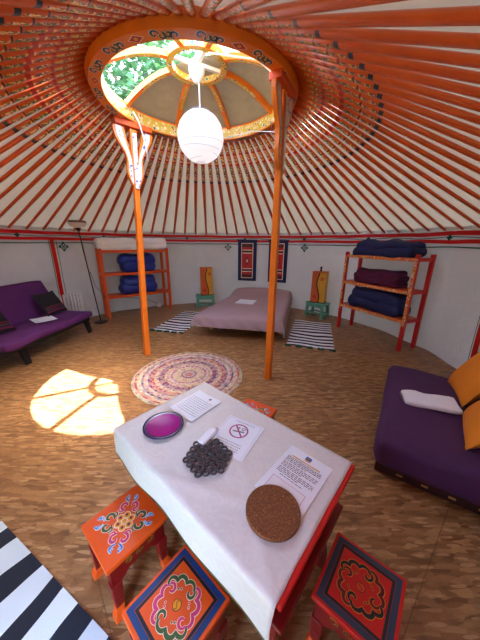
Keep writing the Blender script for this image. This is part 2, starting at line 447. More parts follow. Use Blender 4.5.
# roof canvas between crown and wall, sagging a little between the poles
b = MB()
def rf(u, v):
    a = 360 * u; t = v
    r = RW + .03 + (RC1 - .03 - RW) * t; z = 1.768 + (3.07 - 1.768) * t
    z -= .012 * abs(sin(radians(a) * 40)) * sin(pi * t) + .012 * noise.noise(Vector((a * .2, t * 6, 0)))
    return P(a, r, z)
b.grid(rf, 320, 14, closeu=True); struct(b.build('ceiling', 'canvas', smooth=True))

def strip(name, mat, z0, z1, off, wav=.004, a0=DOOR1, a1=360 + DOOR0, thick=.006, seed=0, nn=None):
    b = MB(); n = nn or int((a1 - a0) / 1.2)
    for i in range(n):
        q = []
        for a in (a0 + (a1 - a0) * i / n, a0 + (a1 - a0) * (i + 1) / n):
            dz = wav * noise.noise(Vector((a * .12 + seed, 0, seed))) * 2
            zm = (z0 + z1) / 2; r = RW - off + .012 * sin(radians(a) * 22) * .3 - .006
            q.append([P(a, r, z0 + dz), P(a, r - thick, z0 + dz), P(a, r - thick, z1 + dz), P(a, r, z1 + dz)])
        b.add(q[0] + q[1], [(1, 2, 6, 5), (0, 1, 5, 4), (2, 3, 7, 6)])
    o = b.build(name, mat, smooth=False); return struct(o)
strip('trim_1', 'bandred', 1.668, 1.722, .012, .006)
strip('trim_2', 'bandred', 1.568, 1.618, .012, .006, seed=2)
strip('trim_3', 'bandgreen', 1.512, 1.528, .012, .005, seed=4)
# green wavy cord in the pale gap between the red bands
b = MB()
pts = []
for i in range(331):
    a = DOOR1 + 1 + (326) * i / 330
    pts.append(P(a, RW - .024, 1.644 + .012 * sin(a * .35) + .008 * noise.noise(Vector((a * .3, 1, 1)))))
b.tube(pts, .005, 5); struct(b.build('trim_4', 'bandgreen'))
b = MB()
for i in range(321):
    a = DOOR1 + 2 + 324 * i / 320
b.tube([P(DOOR1 + 1 + 326 * i / 330, RW - .03, 1.735 + .006 * sin(i * 1.9)) for i in range(331)], .006, 5); struct(b.build('trim_5', 'rope'))
# vertical red seam strips with green lines
def seam(n_, a):
    b = MB()
    for da, w_, mi in ((0, 1.25, 0), (-.95, .16, 1), (1.25, .16, 1), (0, 1.7, 2)):
        def fn(u, v):
            aa = a - da + (u - .5) * w_; z = .02 + 1.56 * v
            return P(aa, min(wall_r(aa, z), RW + .02) - (.02 if mi < 2 else .014), z)
        b.grid(fn, 2, 16, mi)
    struct(b.build(n_, ['bandred', 'bandgreen', 'white_paint'], smooth=True))
seam('trim_6', 153.4); seam('trim_7', -8.8)
# endless-knot marks
def knot(n_, a, z, s=.15, r=RW - .035):
    b = MB(); c = P(a, r, z); t = Vector((-sin(radians(a)), cos(radians(a)), 0)); k = s / 4
    def seg(x0, y0, x1, y1):
        b.bar(c + t * x0 * k + Vector((0, 0, y0 * k)), c + t * x1 * k + Vector((0, 0, y1 * k)), .011, .011, up=(cos(radians(a)), sin(radians(a)), 0))
    for d in (-1, 0, 1):
        seg(d - 1, -d - 1, d + 1, -d + 1); seg(d - 1, d + 1, d + 1, d - 1)
    for x, y in ((-2, 0), (2, 0), (0, 2), (0, -2)):
        seg(x - .6, y, x, y + .6); seg(x, y + .6, x + .6, y); seg(x + .6, y, x, y - .6); seg(x, y - .6, x - .6, y)
    return struct(b.build(n_, 'bandgreen'))
for i, (a, z, s) in enumerate(((150.4, 1.455, .13), (87.4, 1.445, .13), (54.2, 1.455, .13), (20, 1.45, .13), (119.5, 1.45, .13), (186, 1.45, .13),
                            (162.6, 1.645, .055), (136.9, 1.645, .055), (54.6, 1.645, .055), (5, 1.645, .055), (105, 1.645, .055), (30, 1.645, .055), (80, 1.645, .055))):
    knot('trim_%d' % (8 + i), a, z, s)
# unseen frame and plank door behind the camera, its gap set for the light
b = MB()
for a in (DOOR0 - 1.2, DOOR1 + 1.2): b.bar(P(a, RW + .05, 0), P(a, RW + .05, 1.72), .1, .12, up=(0, 1, 0))
b.bar(P(DOOR0 - 1.2, RW + .05, 1.7), P(DOOR1 + 1.2, RW + .05, 1.7), .12, .1)
struct(b.build('door_1', 'orange', bevel=.004))
b = MB(); am = (DOOR0 + DOOR1) / 2
for i in range(8):
    DA = DOOR0 + 6.5; a0_, a1_ = DA + (DOOR1 - DOOR0) * i / 8, DA + (DOOR1 - DOOR0) * (i + 1) / 8
    b.hexa([P(a0_, RW + .07, 0), P(a1_, RW + .07, 0), P(a1_, RW + .10, 0), P(a0_, RW + .10, 0), P(a0_, RW + .07, 1.76), P(a1_, RW + .07, 1.76), P(a1_, RW + .10, 1.76), P(a0_, RW + .10, 1.76)])
struct(b.build('door_2', 'orange'))

# ------------------------------------------------------------------ crown (toono) with hub and spokes
crown = thing('crown_ring', 'large orange round roof crown with painted panels and eight arched spokes', 'crown ring', (CX, CY, 0))
b = MB(); b.lathe([(RC0, HC), (RC1, HC), (RC1 + .02, HC + .05), (RC1, HC + .15), (RC0, HC + .15)], 96, closed=True)
ring = b.build('outer_ring', 'pole', crown)
b = MB(); b.lathe([(RC0 - .003, HC + .012), (RC0 - .003, HC + .13)], 96); b.build('inner_band', 'motif_ring', ring)
for k in range(8):      # painted cartouches on the underside
    b = MB(); a0 = 27 + 45 * k
    for da, mi in ((-13, 1), (0, 3), (13, 1)):
        am = radians(a0 + da); rm = (RC0 + RC1) / 2
        T = Matrix.Translation((rm * cos(am), rm * sin(am), HC - .0015)) @ Matrix.Rotation(am + pi / 2, 4, 'Z') @ Matrix.Diagonal((1, -1, -1, 1))
        if da == 0:
            dm = [(-.06, 0), (0, .034), (.06, 0), (0, -.034)]
            b.add([T @ Vector((x * 1.15, y * 1.15, 0)) for x, y in dm], [(0, 1, 2, 3)], 0)
            b.add([T @ Vector((x, y, .0006)) for x, y in dm], [(0, 1, 2, 3)], 2)
            disc(b, 0, 0, .016, .0014, 4, T=T)
        else:
            for q, (dx, c_) in enumerate(((-.07, 1), (-.02, 3), (.03, 5), (.075, 1))):
                outl(b, curl(dx, .008 * (-1) ** q, q * 1.4, .036, (-1) ** q, .9), .019, .0005, c_, .004, 0, T)
    b.build('painted_panel', ['o_white', 'o_navy', 'o_red', 'o_olive', 'o_yellow', 'o_green'], ring)
b = MB(); b.lathe([(.255, 3.28), (.31, 3.28), (.31, 3.345), (.255, 3.345)], 48, closed=True)
hub = b.build('hub_ring', 'pole', crown)
b = MB(); b.lathe([(.259, 3.2785), (.306, 3.2785)], 48); b.lathe([(.3125, 3.285), (.3125, 3.34)], 48); b.lathe([(.2525, 3.285), (.2525, 3.34)], 48)
b.build('hub_painting', 'motif_ring', hub)
for k in range(8):
    a = radians(27 + 45 * k); b = MB()
    pts = []
    for i in range(9):
        t = i / 8; r = .95 + (.29 - .95) * t; z = 3.075 + .235 * sin(t * pi / 2) ** .9
        pts.append((r * cos(a), r * sin(a), z))
    for p, q in zip(pts, pts[1:]): b.bar(p, q, .05, .05)
    sp = b.build('spoke', 'pole', crown)
    b = MB()
    for p, q in zip(pts[1:], pts[2:-1]):
        pz, qz = Vector(p), Vector(q); b.bar(pz - Vector((0, 0, .0265)), qz - Vector((0, 0, .0265)), .034, .002)
    b.build('spoke_painting', 'motif_ring', sp)
b = MB()
for a in (27, 117):
    a = radians(a); b.bar((.26 * cos(a), .26 * sin(a), 3.31), (-.26 * cos(a), -.26 * sin(a), 3.31), .035, .03)
b.build('hub_cross', 'plugwhite', crown)

# felt over the far half of the crown, white canvas over one front part
def dome(name, a0, a1, mat, off=.035, label='', cat=''):
    b = MB(); n = int((a1 - a0) / 5)
    def fn(u, v):
        a = a0 + (a1 - a0) * u
        r = 1.12 * (1 - v) + .002
        t = min(1, max(0, (.95 - r) / .66)); z = 3.075 + .235 * sin(t * pi / 2) ** .9
        if r < .29: z = 3.31 + .03 * (1 - r / .29)
        z += off + .012 * noise.noise(Vector((a * .05, r * 5, 1)))
        return P(a, r, z)
    b.grid(fn, n, 16)
    return tag(b.build(name, mat, smooth=True), label, cat)
dome('felt_cover', -18, 162, 'felt', .035, 'grey-brown felt cover closing the far half of the roof crown', 'felt cover')
dome('canvas_flap', -64, -18, 'flap', .045, 'white canvas flap over the near right part of the roof crown', 'canvas flap')

# ------------------------------------------------------------------ roof poles
def pole_mesh():
    b = MB(); L = hypot(RW - .03 - 1.02, 3.04 - 1.745); n = 10
    xs = [0, .04, .5, 1.2, 1.8, L]; ws = [.018, .021, .023, .027, .030, .028]; vs = []; fs = []
    for x, r in zip(xs, ws):
        for j in range(8):
            a = 2 * pi * (j + .5) / 8; vs.append((x, r * cos(a) * 1.12, r * sin(a) * .68))
    for i in range(len(xs) - 1):
        for j in range(8): fs.append((i * 8 + j, i * 8 + (j + 1) % 8, i * 8 + 8 + (j + 1) % 8, i * 8 + 8 + j))
    fs += [tuple(range(8)), tuple(range(40, 48))]
    b.add(vs, fs); return b
slope = atan2(3.04 - 1.745, RW - .03 - 1.02)
SECT = [(-75, -40, 'over the near right side behind the dark sofa'), (-40, -8, 'above the dark purple sofa with mustard cushions'), (-8, 30, 'above the painted shelf on the right'),
        (30, 58, 'above the mint stool between bed and painted shelf'), (58, 90, 'above the bed and its wall hangings'), (90, 112, 'above the mint stool left of the bed'),
        (112, 140, 'above the orange shelf with white duvets'), (140, 158, 'above the floor lamp'), (158, 200, 'above the purple sofa on the left'), (200, 285, 'over the near left side by the entrance')]
proto = None
for i in range(80):
    a = 2.25 + 4.5 * i
    aa = a if a <= 285 else a - 360
    if proto is None:
        proto = pole_mesh().build('roof_pole', 'rpole', smooth=True); o = proto
    else:
        o = proto.copy(); COL.objects.link(o)
    o.location = P(a, RW - .03, 1.745); o.rotation_mode = 'XYZ'
    o.rotation_euler = (0, -slope, radians(a) + pi)
    for s0, s1, tx in SECT:
        if s0 <= aa < s1: lab = tx
    tag(o, 'orange roof pole ' + lab, 'roof pole', 'roof poles ' + lab)

# ------------------------------------------------------------------ the two support posts
def post(base, top, tang, label, wide):
    t = thing('support_post', label, 'post', (base[0], base[1], 0))
    B0 = Vector((0, 0, 0)); T0 = Vector((top[0] - base[0], top[1] - base[1], top[2]))
    tg = Vector((cos(radians(tang)), sin(radians(tang)), 0)); nr = Vector((-tg.y, tg.x, 0))
    b = MB(); d = T0 - B0
    b.bar(B0, B0 + d * .80, .074, .074, up=nr, w2=.066, h2=.066); b.bar(B0 + d * .80, B0 + d * .975, .066, .066, up=nr, w2=.09, h2=.06)
    b.build('shaft', 'pole', t, bevel=.008)
    b = MB(); b.bar(T0 - tg * wide * 1.15 - Vector((0, 0, .03)), T0 + tg * wide * 1.15 - Vector((0, 0, .03)), .12, .06)
    b.build('cap_block', 'orange', t, bevel=.006)
    for s in (-1, 1):
        pl = []; pr = []
        for i in range(13):
            q = i / 12; c = d * (.76 + .215 * q); off = wide * (.10 + .8 * q ** 1.3 + .07 * sin(q * pi * 3)) 
            wv = .03 + .03 * q + .012 * sin(q * 9)
            pl.append(c + tg * s * (off - wv)); pr.append(c + tg * s * (off + wv))
        b = MB(); n = len(pl); th = .022
        vs = [p - nr * th for p in pl + pr] + [p + nr * th for p in pl + pr]
        fs = []
        for i in range(n - 1):
            fs += [(i, i + 1, n + i + 1, n + i), (2 * n + i, 3 * n + i, 3 * n + i + 1, 2 * n + i + 1), (i, 2 * n + i, 2 * n + i + 1, i + 1), (n + i, n + i + 1, 3 * n + i + 1, 3 * n + i)]
        fs += [(0, n, 3 * n, 2 * n), (n - 1, 3 * n - 1, 4 * n - 1, 2 * n - 1)]
        b.add(vs, fs); wg = b.build('side_bracket', 'pole', t)
        b = MB()
        for f in (-1, 1):
            L = [p * .22 + q * .78 + nr * f * (th + .002) for p, q in zip(pl, pr)]; R2 = [p * .78 + q * .22 + nr * f * (th + .002) for p, q in zip(pl, pr)]
            b.add(L + R2, [(i, i + 1, n + i + 1, n + i) for i in range(n - 1)])
        b.build('bracket_painting', 'motif_bracket', wg)
    b = MB()
    for f in (-1, 1):
        a_ = d * .745; e_ = d * .96
        for (s0, s1, w_) in ((a_, e_, .05),):
            b.add([s0 + tg * w_ / 2 + nr * f * .047, s0 - tg * w_ / 2 + nr * f * .047, s1 - tg * w_ / 2 + nr * f * .047, s1 + tg * w_ / 2 + nr * f * .047], [(0, 1, 2, 3)])
    b.build('front_painting', 'motif_bracket', t)
    return t
post((-1.331, 3.266), (-1.36, 3.66, 2.95), 45, 'left orange support post with three-pronged painted bracket at its top', .2)
post((.344, 2.659), (.375, 2.80, 2.95), 60, 'right orange support post standing in front of the bed', .17)

# ------------------------------------------------------------------ hanging lantern, rose, cords
t = thing('paper_lantern', 'round white ribbed rice-paper lantern hanging under the crown', 'lantern', (-.455, 3.24, 2.665))
b = MB(); prof = []
for i in range(41):
    a = -pi / 2 + pi * i / 40
    if abs(a) > 1.36: continue
    rr = .25 * cos(a); prof.append((rr * (1 + .012 * abs(sin(i * pi / 4 * 1.0))), .25 * sin(a)))
b.lathe(prof, 48); sh = b.build('lantern_shade', 'shade', t, smooth=True)
b = MB()
for i in range(1, 10):
    a = -1.3 + 2.6 * i / 10; r = .2535 * cos(a); z = .2535 * sin(a)
    b.tube([(r * cos(2 * pi * j / 40), r * sin(2 * pi * j / 40), z + .012 * sin(2 * pi * j / 40 + i * 1.7)) for j in range(41)], .0016, 4, caps=False)
b.build('wire_rib', 'print2', sh)
b = MB(); b.tube([(0, 0, .2), (0, 0, .48), (-.015, 0, .55)], .006, 6); b.build('cord', 'plugwhite', t)
b = MB(); b.lathe([(.001, .49), (.03, .49), (.06, .53), (.08, .57), (.085, .61), (.06, .64), (.02, .645)], 24, (-.02, 0, 0)); b.build('ceiling_rose', 'plugwhite', t, smooth=True)

def cord(name, pts, r, mat, label, cat, group=None):
    b = MB(); b.tube(pts, r, 6); return tag(b.build(name, mat, smooth=True), label, cat, group)
c1 = P(-14, .9, 3.06); c2 = P(12, .86, 2.94)
cord('rope', [P(-60, .30, 3.26), P(-30, .7, 3.16), P(-16, .88, 3.06), P(-12, .89, 2.8), P(-10, .89, 2.62)], .007, 'rope', 'white rope hanging at the right edge of the crown beside the right post', 'rope')
cord('rope', [P(-10, .89, 2.66), P(10, .86, 2.78), P(40, .8, 2.92), P(75, .9, 2.96)], .005, 'rope', 'white rope crossing the far right rim of the crown to the left', 'rope')
cord('rope', [P(158, .9, 3.04), P(155, .87, 2.95), P(152, .88, 2.86), P(150, .86, 2.70), P(149, .87, 2.55)], .008, 'rope', 'white rope knotted at the crown beside the left post', 'rope')
cord('rope', [P(210, .92, 3.04), P(185, .93, 2.99), P(160, .93, 3.06)], .005, 'rope', 'white rope lying along the left rim of the crown', 'rope')

# ------------------------------------------------------------------ sofas
def cushion_mesh(b, w, d, h, T, mi=0, seed=0):
    n = 14
    for s in (-1, 1):
        vs = []
        for i in range(n + 1):
            for j in range(n + 1):
                u = -1 + 2 * i / n; v = -1 + 2 * j / n
                k = (1 - abs(u) ** 2.6) * (1 - abs(v) ** 2.6)
                x = u * w / 2 * (1 - .07 * (1 - v * v)); y = v * d / 2 * (1 - .07 * (1 - u * u))
                z = s * h / 2 * max(0, k) ** .55 + .008 * noise.noise(Vector((x * 8 + seed, y * 8, s)))* (k)
                vs.append(T @ Vector((x, y, z)))
        b.add(vs, [(i * (n + 1) + j, (i + 1) * (n + 1) + j, (i + 1) * (n + 1) + j + 1, i * (n + 1) + j + 1) for i in range(n) for j in range(n)], mi)

sl = thing('sofa_bed', 'purple futon sofa on black legs by the left wall', 'sofa', (-3.00, 3.50, 0), radians(85))
b = MB(); b.soft((0, 0, .325), (1.58, .66, .12), .05, 14, .018, 4, seed=1); b.build('seat', 'purple', sl, smooth=True)
b = MB(); Rb = Matrix.Rotation(radians(-68), 3, 'X').inverted()
b.soft((0, .43, .62), (1.54, .62, .1), .045, 14, .015, 4, seed=4, R=Matrix.Rotation(radians(68), 3, 'X')); b.build('backrest', 'purple', sl, smooth=True)
b = MB()
b.bar((-.72, -.27, .25), (.72, -.27, .25), .04, .05); b.bar((-.72, .27, .25), (.72, .27, .25), .04, .05); b.bar((-.7, -.27, .25), (-.7, .27, .25), .04, .05); b.bar((.7, -.27, .25), (.7, .27, .25), .04, .05)
b.build('frame', 'black', sl, bevel=.004)
for x in (-.52, .7):
    for y in (-.22, .24):
        b = MB(); b.bar((x, y, .25), (x + .0, y - (.05 if y < 0 else -.04), 0), .09, .05, up=(0, 1, 0), w2=.065, h2=.045); b.build('leg', 'black', sl, bevel=.004)
def dark_cushion(loc, rz, tilt, label):
    t = thing('cushion', label, 'cushion', loc, rz, 'black cushions on the purple sofa')
    T = Matrix.Translation((0, 0, .19)) @ Matrix.Rotation(tilt, 4, 'X')
    b = MB(); cushion_mesh(b, .42, .40, .12, T); b.build('cover', 'blackfab', t, smooth=True)
    b = MB()
    for k, (y, w_, mi) in enumerate(((-.155, .03, 0), (-.12, .014, 1), (-.1, .016, 2), (-.075, .012, 0))):
        for s in (1,):
            vs = []
            for i in range(13):
                for yy in (y - w_ / 2, y + w_ / 2):
                    u = -.93 + 1.86 * i / 12; v = yy / .2; kk = (1 - abs(u) ** 2.6) * (1 - abs(v) ** 2.6)
                    vs.append(T @ Vector((u * .21 * (1 - .07 * (1 - v * v)), yy * (1 - .07 * (1 - u * u)), s * (.06 * max(0, kk) ** .55 + .007))))
            b.add(vs, [(2 * i, 2 * i + 2, 2 * i + 3, 2 * i + 1) for i in range(12)], mi)
    b.build('woven_band', ['o_plum', 'o_grey', 'o_maroon'], t)
    return t
dark_cushion((-3.13, 4.00, .385), radians(85), radians(58), 'black cushion with plum woven band at the far end of the purple sofa')
dark_cushion((-3.16, 2.98, .385), radians(80), radians(58), 'black cushion with plum woven band at the near end of the purple sofa')

sr = thing('sofa_bed', 'low dark purple velour sofa bed at the right edge', 'sofa', (0, 0, 0), 0)
U = Vector((.745, 1.128, 0)).normalized(); V = Vector((.835, -.55, 0)).normalized()
c0 = Vector((.933, 1.374, 0)) + U * .675 + V * .37; sr.location = c0; sr.rotation_euler = (0, 0, atan2(U.y, U.x) - 0)
# local x = U, local y = -V direction side is front (+y)
b = MB(); b.soft((0, .0, .19), (1.36, .76, .24), .07, 14, .02, 3, seed=7); b.build('mattress', 'purple2', sr, smooth=True)
b = MB(); b.box((0, 0, .045), (1.28, .70, .07)); b.build('base', 'darkwood', sr, bevel=.006)
for i in range(4):
    b = MB(); b.box((-.645, .2 - i * .14, .05), (.006, .035, .012)); b.build('slat_clip', 'brass', sr)
b = MB(); b.soft((0, -.485, .42), (1.32, .13, .42), .06, 12, .012, 3, seed=9, R=Matrix.Rotation(radians(8), 3, 'X')); b.build('backrest', 'purple2', sr, smooth=True)
def mustard(loc, rz, tilt, roll, label, w=.45):
    t = thing('cushion', label, 'cushion', loc, rz, 'mustard cushions on the dark sofa')
    T = Matrix.Rotation(roll, 4, 'Y') @ Matrix.Translation((0, 0, w / 2 - .03)) @ Matrix.Rotation(tilt, 4, 'X')
    b = MB(); cushion_mesh(b, w, w, .17, T, seed=rz); b.build('cover', 'mustard', t, smooth=True)
    return t
def sofa_r(x, y, z=.31): return c0 + U * x + Vector((-V.x, -V.y, 0)) * y + Vector((0, 0, z))
rz_r = atan2(U.y, U.x) + pi
mustard(sofa_r(.30, -.235), rz_r + .12, radians(62), 0, 'mustard cushion leaning at the far end of the dark sofa')
mustard(sofa_r(-.30, -.24), rz_r - .1, radians(58), 0, 'mustard cushion leaning at the near end of the dark sofa')
# folded pale cloth bag on that sofa
tb = thing('folded_towel', 'folded cream towel lying on the dark purple sofa', 'towel', (1.555, 1.75, .309), radians(-20))
b = MB(); b.soft((0, 0, .022), (.38, .20, .045), .02, 10, .012, 9, seed=3); tw = b.build('cloth_layer', 'duvet', tb, smooth=True)
b = MB(); b.box((-.185, 0, .012), (.03, .15, .008)); b.build('grey_label', 'print', tb, bevel=.002)

# ------------------------------------------------------------------ radiator, floor lamp
t = thing('oil_radiator', 'white ribbed oil radiator behind the far end of purple sofa', 'radiator', (-3.24, 4.66, 0), radians(38))
for i in range(6):
    b = MB(); b.soft(((i - 3) * .052, 0, .34), (.035, .13, .5), .016, 6); b.build('fin', 'plugwhite', t, smooth=True)
b = MB(); b.box((.155, 0, .36), (.05, .13, .46)); b.build('control_panel', 'plugwhite', t, bevel=.008)
b = MB(); b.box((-.12, 0, .05), (.03, .24, .1)); b.box((.12, 0, .05), (.03, .24, .1)); b.build('foot', 'print2', t, bevel=.006)

t = thing('floor_lamp', 'black floor lamp with upturned white bowl between sofa and orange shelf', 'lamp', (-2.80, 4.78, 0))
b = MB(); b.lathe([(.001, 0), (.125, 0), (.125, .012), (.10, .022), (.02, .03), (.001, .03)], 32); b.build('base', 'black', t, smooth=False)
b = MB(); b.tube([(0, 0, .02), (-.14, 0, 1.74)], .011, 8); b.build('pole', 'black', t, smooth=True)
b = MB(); b.lathe([(.012, 1.72), (.03, 1.74), (.045, 1.78), (.03, 1.79)], 20, (-.14, 0, 0)); b.build('lamp_holder', 'black', t, smooth=True)
b = MB(); b.lathe([(.03, 1.785), (.085, 1.795), (.13, 1.825), (.148, 1.87), (.144, 1.87), (.125, 1.832), (.08, 1.805), (.0, 1.795)], 36, (-.14, 0, 0)); sh = b.build('lamp_shade', 'frost', t, smooth=True)
b = MB(); b.lathe([(.149, 1.87), (.138, 1.905), (.135, 1.905), (.145, 1.87)], 36, (-.14, 0, 0)); b.build('shade_rim', 'roof_tint', sh, smooth=True)
t = thing('power_socket', 'small white power socket on the floor behind the orange shelf', 'socket', (-2.02, 6.05, 0), radians(30))
b = MB(); b.box((0, 0, .045), (.09, .05, .09)); b.build('socket_case', 'plugwhite', t, bevel=.006)
cord('power_cable', [(-2.88, 4.82, 1.0), (-2.96, 5.06, .66), (-2.93, 5.38, .40), (-2.60, 5.66, .32), (-2.28, 5.90, .24), (-2.07, 6.02, .10), (-2.04, 6.04, .07)], .005, 'black',
     'thin black cable drooping from the floor lamp to the wall socket', 'cable')

# ------------------------------------------------------------------ shelves
def shelf(name_label, loc, rz, W, D, H, levels, painted, painted_to=.4):
    t = thing('shelf_unit', name_label, 'shelf', loc, rz)
    wood = 'orange' if not painted else 'red'
    for x in (0, W):
        for y in (0, D):
            b = MB(); b.box((x, y, H / 2 - (.0 if y == 0 else .0)), (.055, .045, H)); p = b.build('post', wood, t, bevel=.004)
            if painted and y == 0:
                b = MB(); b.box((x, -.0235, (H + painted_to) / 2 - .03), (.044, .002, H - painted_to - .05)); b.build('post_border', 'motif_shelf', p)
    for z in levels:
        b = MB(); b.box((W / 2, D / 2, z), (W - .056, D - .0, .022)); sb = b.build('shelf_board', 'orange', t, bevel=.003)
        b = MB(); b.box((W / 2, -.012, z - .012), (W - .056, .022, .05)); fr = b.build('front_rail', 'orange', t, bevel=.003)
        if painted:
            b = MB(); b.box((W / 2, -.0245, z - .012), (W - .06, .002, .04)); b.build('rail_border', 'motif_shelf', fr)
        for x in (0, W):
            b = MB(); b.box((x, D / 2, z - .012), (.03, D - .046, .05)); b.build('side_rail', wood, t, bevel=.003)
    return t
aL = atan2(.616, .787)
shelf('plain orange wooden shelf unit holding white duvets and blue bags', (-2.747, 5.03, 0), aL, 1.35, .34, 1.42, (1.375, .92, .45), False)
aR = atan2(-.914, .405)
shelf('red shelf unit with colourful painted front borders by the right wall', (1.915, 4.611, 0), aR, 1.225, .34, 1.42, (1.36, .90, .47), True)
def onshelf(loc, rz, x, y, z):
    return (loc[0] + x * cos(rz) - y * sin(rz), loc[1] + x * sin(rz) + y * cos(rz), z)
def folded(name, label, cat, loc, rz, w, d, h, layers, mat, seed, group=None, taper=0):
    t = thing(name, label, cat, loc, rz, group)
    lh = h / layers
    for i in range(layers):
        b = MB(); k = 1 - .04 * i - .03 * ((i * 7 + seed) % 3)
        def fn(p, i=i):
            q = p.copy(); q.z += taper * (1 - (2 * p.x / w) ** 2) * (i / max(1, layers)); return q
        b.soft((.01 * ((i + seed) % 3 - 1), 0, lh * (i * .8 + .68)), (w * k, d * k, lh * 1.5), lh * .72, 14, .045, 4.5, seed=seed + i, fn=fn)
        b.build('fold', mat, t, smooth=True)
    return t
LR = (1.915, 4.611, 0)
folded('duvet', 'navy folded duvet on top of the painted shelf', 'duvet', onshelf(LR, aR, .62, .17, 1.372), aR, 1.06, .42, .20, 2, 'navy', 1, taper=.03)
folded('blanket', 'plum folded fleece blanket on middle board of painted shelf', 'blanket', onshelf(LR, aR, .58, .165, .912), aR, .84, .36, .23, 3, 'plum', 5)
folded('duvet', 'navy folded duvet on the lowest board of the painted shelf', 'duvet', onshelf(LR, aR, .62, .165, .482), aR, 1.02, .38, .30, 2, 'navy', 9, taper=.03)
LL = (-2.747, 5.03, 0)
folded('duvet', 'white folded duvet on top of the orange shelf, left one', 'duvet', onshelf(LL, aL, .35, .17, 1.386), aL, .78, .44, .2, 2, 'duvet', 11)
folded('duvet', 'white folded duvet on top of the orange shelf, right one', 'duvet', onshelf(LL, aL, 1.08, .17, 1.386), aL, .62, .44, .22, 2, 'duvet', 14)
folded('storage_bag', 'shiny blue stuffed bag on middle board of the orange shelf', 'bag', onshelf(LL, aL, .72, .15, .931), aL, .80, .36, .33, 2, 'bluebag', 17, taper=.02)
folded('storage_bag', 'shiny blue folded bag on lowest board of the orange shelf', 'bag', onshelf(LL, aL, .70, .15, .461), aL, .80, .36, .35, 2, 'bluebag', 21)

# ------------------------------------------------------------------ bed
bed = thing('bed', 'low double bed under a mauve cover between the wall hangings', 'bed', (0, 0, 0))
FL, FR, BL, BR = Vector((-.80, 4.05, 0)), Vector((.68, 3.76, 0)), Vector((-.10, 6.15, 0)), Vector((1.22, 5.9, 0))
def bq(u, v, z=0):
    p = FL * (1 - u) * (1 - v) + FR * u * (1 - v) + BL * (1 - u) * v + BR * u * v; return Vector((p.x, p.y, z))
b = MB()
NU, NV = 44, 56
def cover(i, j):
    # i,j run past the mattress edge to make the hanging sides
    u = -.0 + (i - 5) / (NU - 10); v = (j - 5) / (NV - 10)
    uc, vc = max(0, min(1, u)), max(0, min(1, v))
    ex = abs(u - uc) * 8; ey = abs(v - vc) * 8       # how far over the edge, 0..~1
    e = min(1, max(ex, ey)); 
    drop = .19 if (v >= 0 or v == vc) else .19
    if u > 1: drop = .25 - .06 * vc
    ztop = .385 + .14 * (1 / (1 + math.exp(-(vc - .86) * 30))) * (1 - abs(uc - .5) ** 3 * 3) + .012 * noise.noise(Vector((uc * 5, vc * 6, 0))) + .02 * sin(pi * uc) * sin(pi * vc)
    ed = min(uc, 1 - uc, vc, 1 - vc); ztop -= .03 * max(0, 1 - ed / .03) ** 2
    p = bq(uc, vc); c = bq(.5, .5)
    out = Vector((0, 0, 0))
    if ex > 0: out += (bq(1, vc) - bq(0, vc)).normalized() * (1 if u > 1 else -1)
    if ey > 0: out += (bq(uc, 1) - bq(uc, 0)).normalized() * (1 if v > 1 else -1)
    fl = (.025 + .018 * sin((u + v) * 38) + .01 * noise.noise(Vector((u * 9, v * 9, 2)))) * e ** .6
    p = p + out * fl; p.z = ztop - drop * e ** 1.1
    return p
b.add([cover(i, j) for i in range(NU + 1) for j in range(NV + 1)], [(i * (NV + 1) + j, (i + 1) * (NV + 1) + j, (i + 1) * (NV + 1) + j + 1, i * (NV + 1) + j + 1) for i in range(NU) for j in range(NV)])
b.build('bed_cover', 'mauve', bed, smooth=True)
b = MB(); q = [bq(.02, .02, .17), bq(.98, .02, .17), bq(.98, .98, .17), bq(.02, .98, .17)]; b.hexa(q + [p + Vector((0, 0, .17)) for p in q]); b.build('mattress', 'duvet', bed)
b = MB(); q = [bq(.05, .1, .1), bq(.97, .1, .1), bq(.97, .97, .1), bq(.05, .97, .1)]; b.hexa(q + [p + Vector((0, 0, .07)) for p in q]); b.build('bed_frame', 'brass', bed)
for u, v in ((.10, .17), (.96, .19), (.08, .93), (.95, .93)):
    b = MB(); p = bq(u, v); b.box((p.x, p.y, .055), (.06, .06, .11)); b.build('leg', 'brass', bed, bevel=.004)

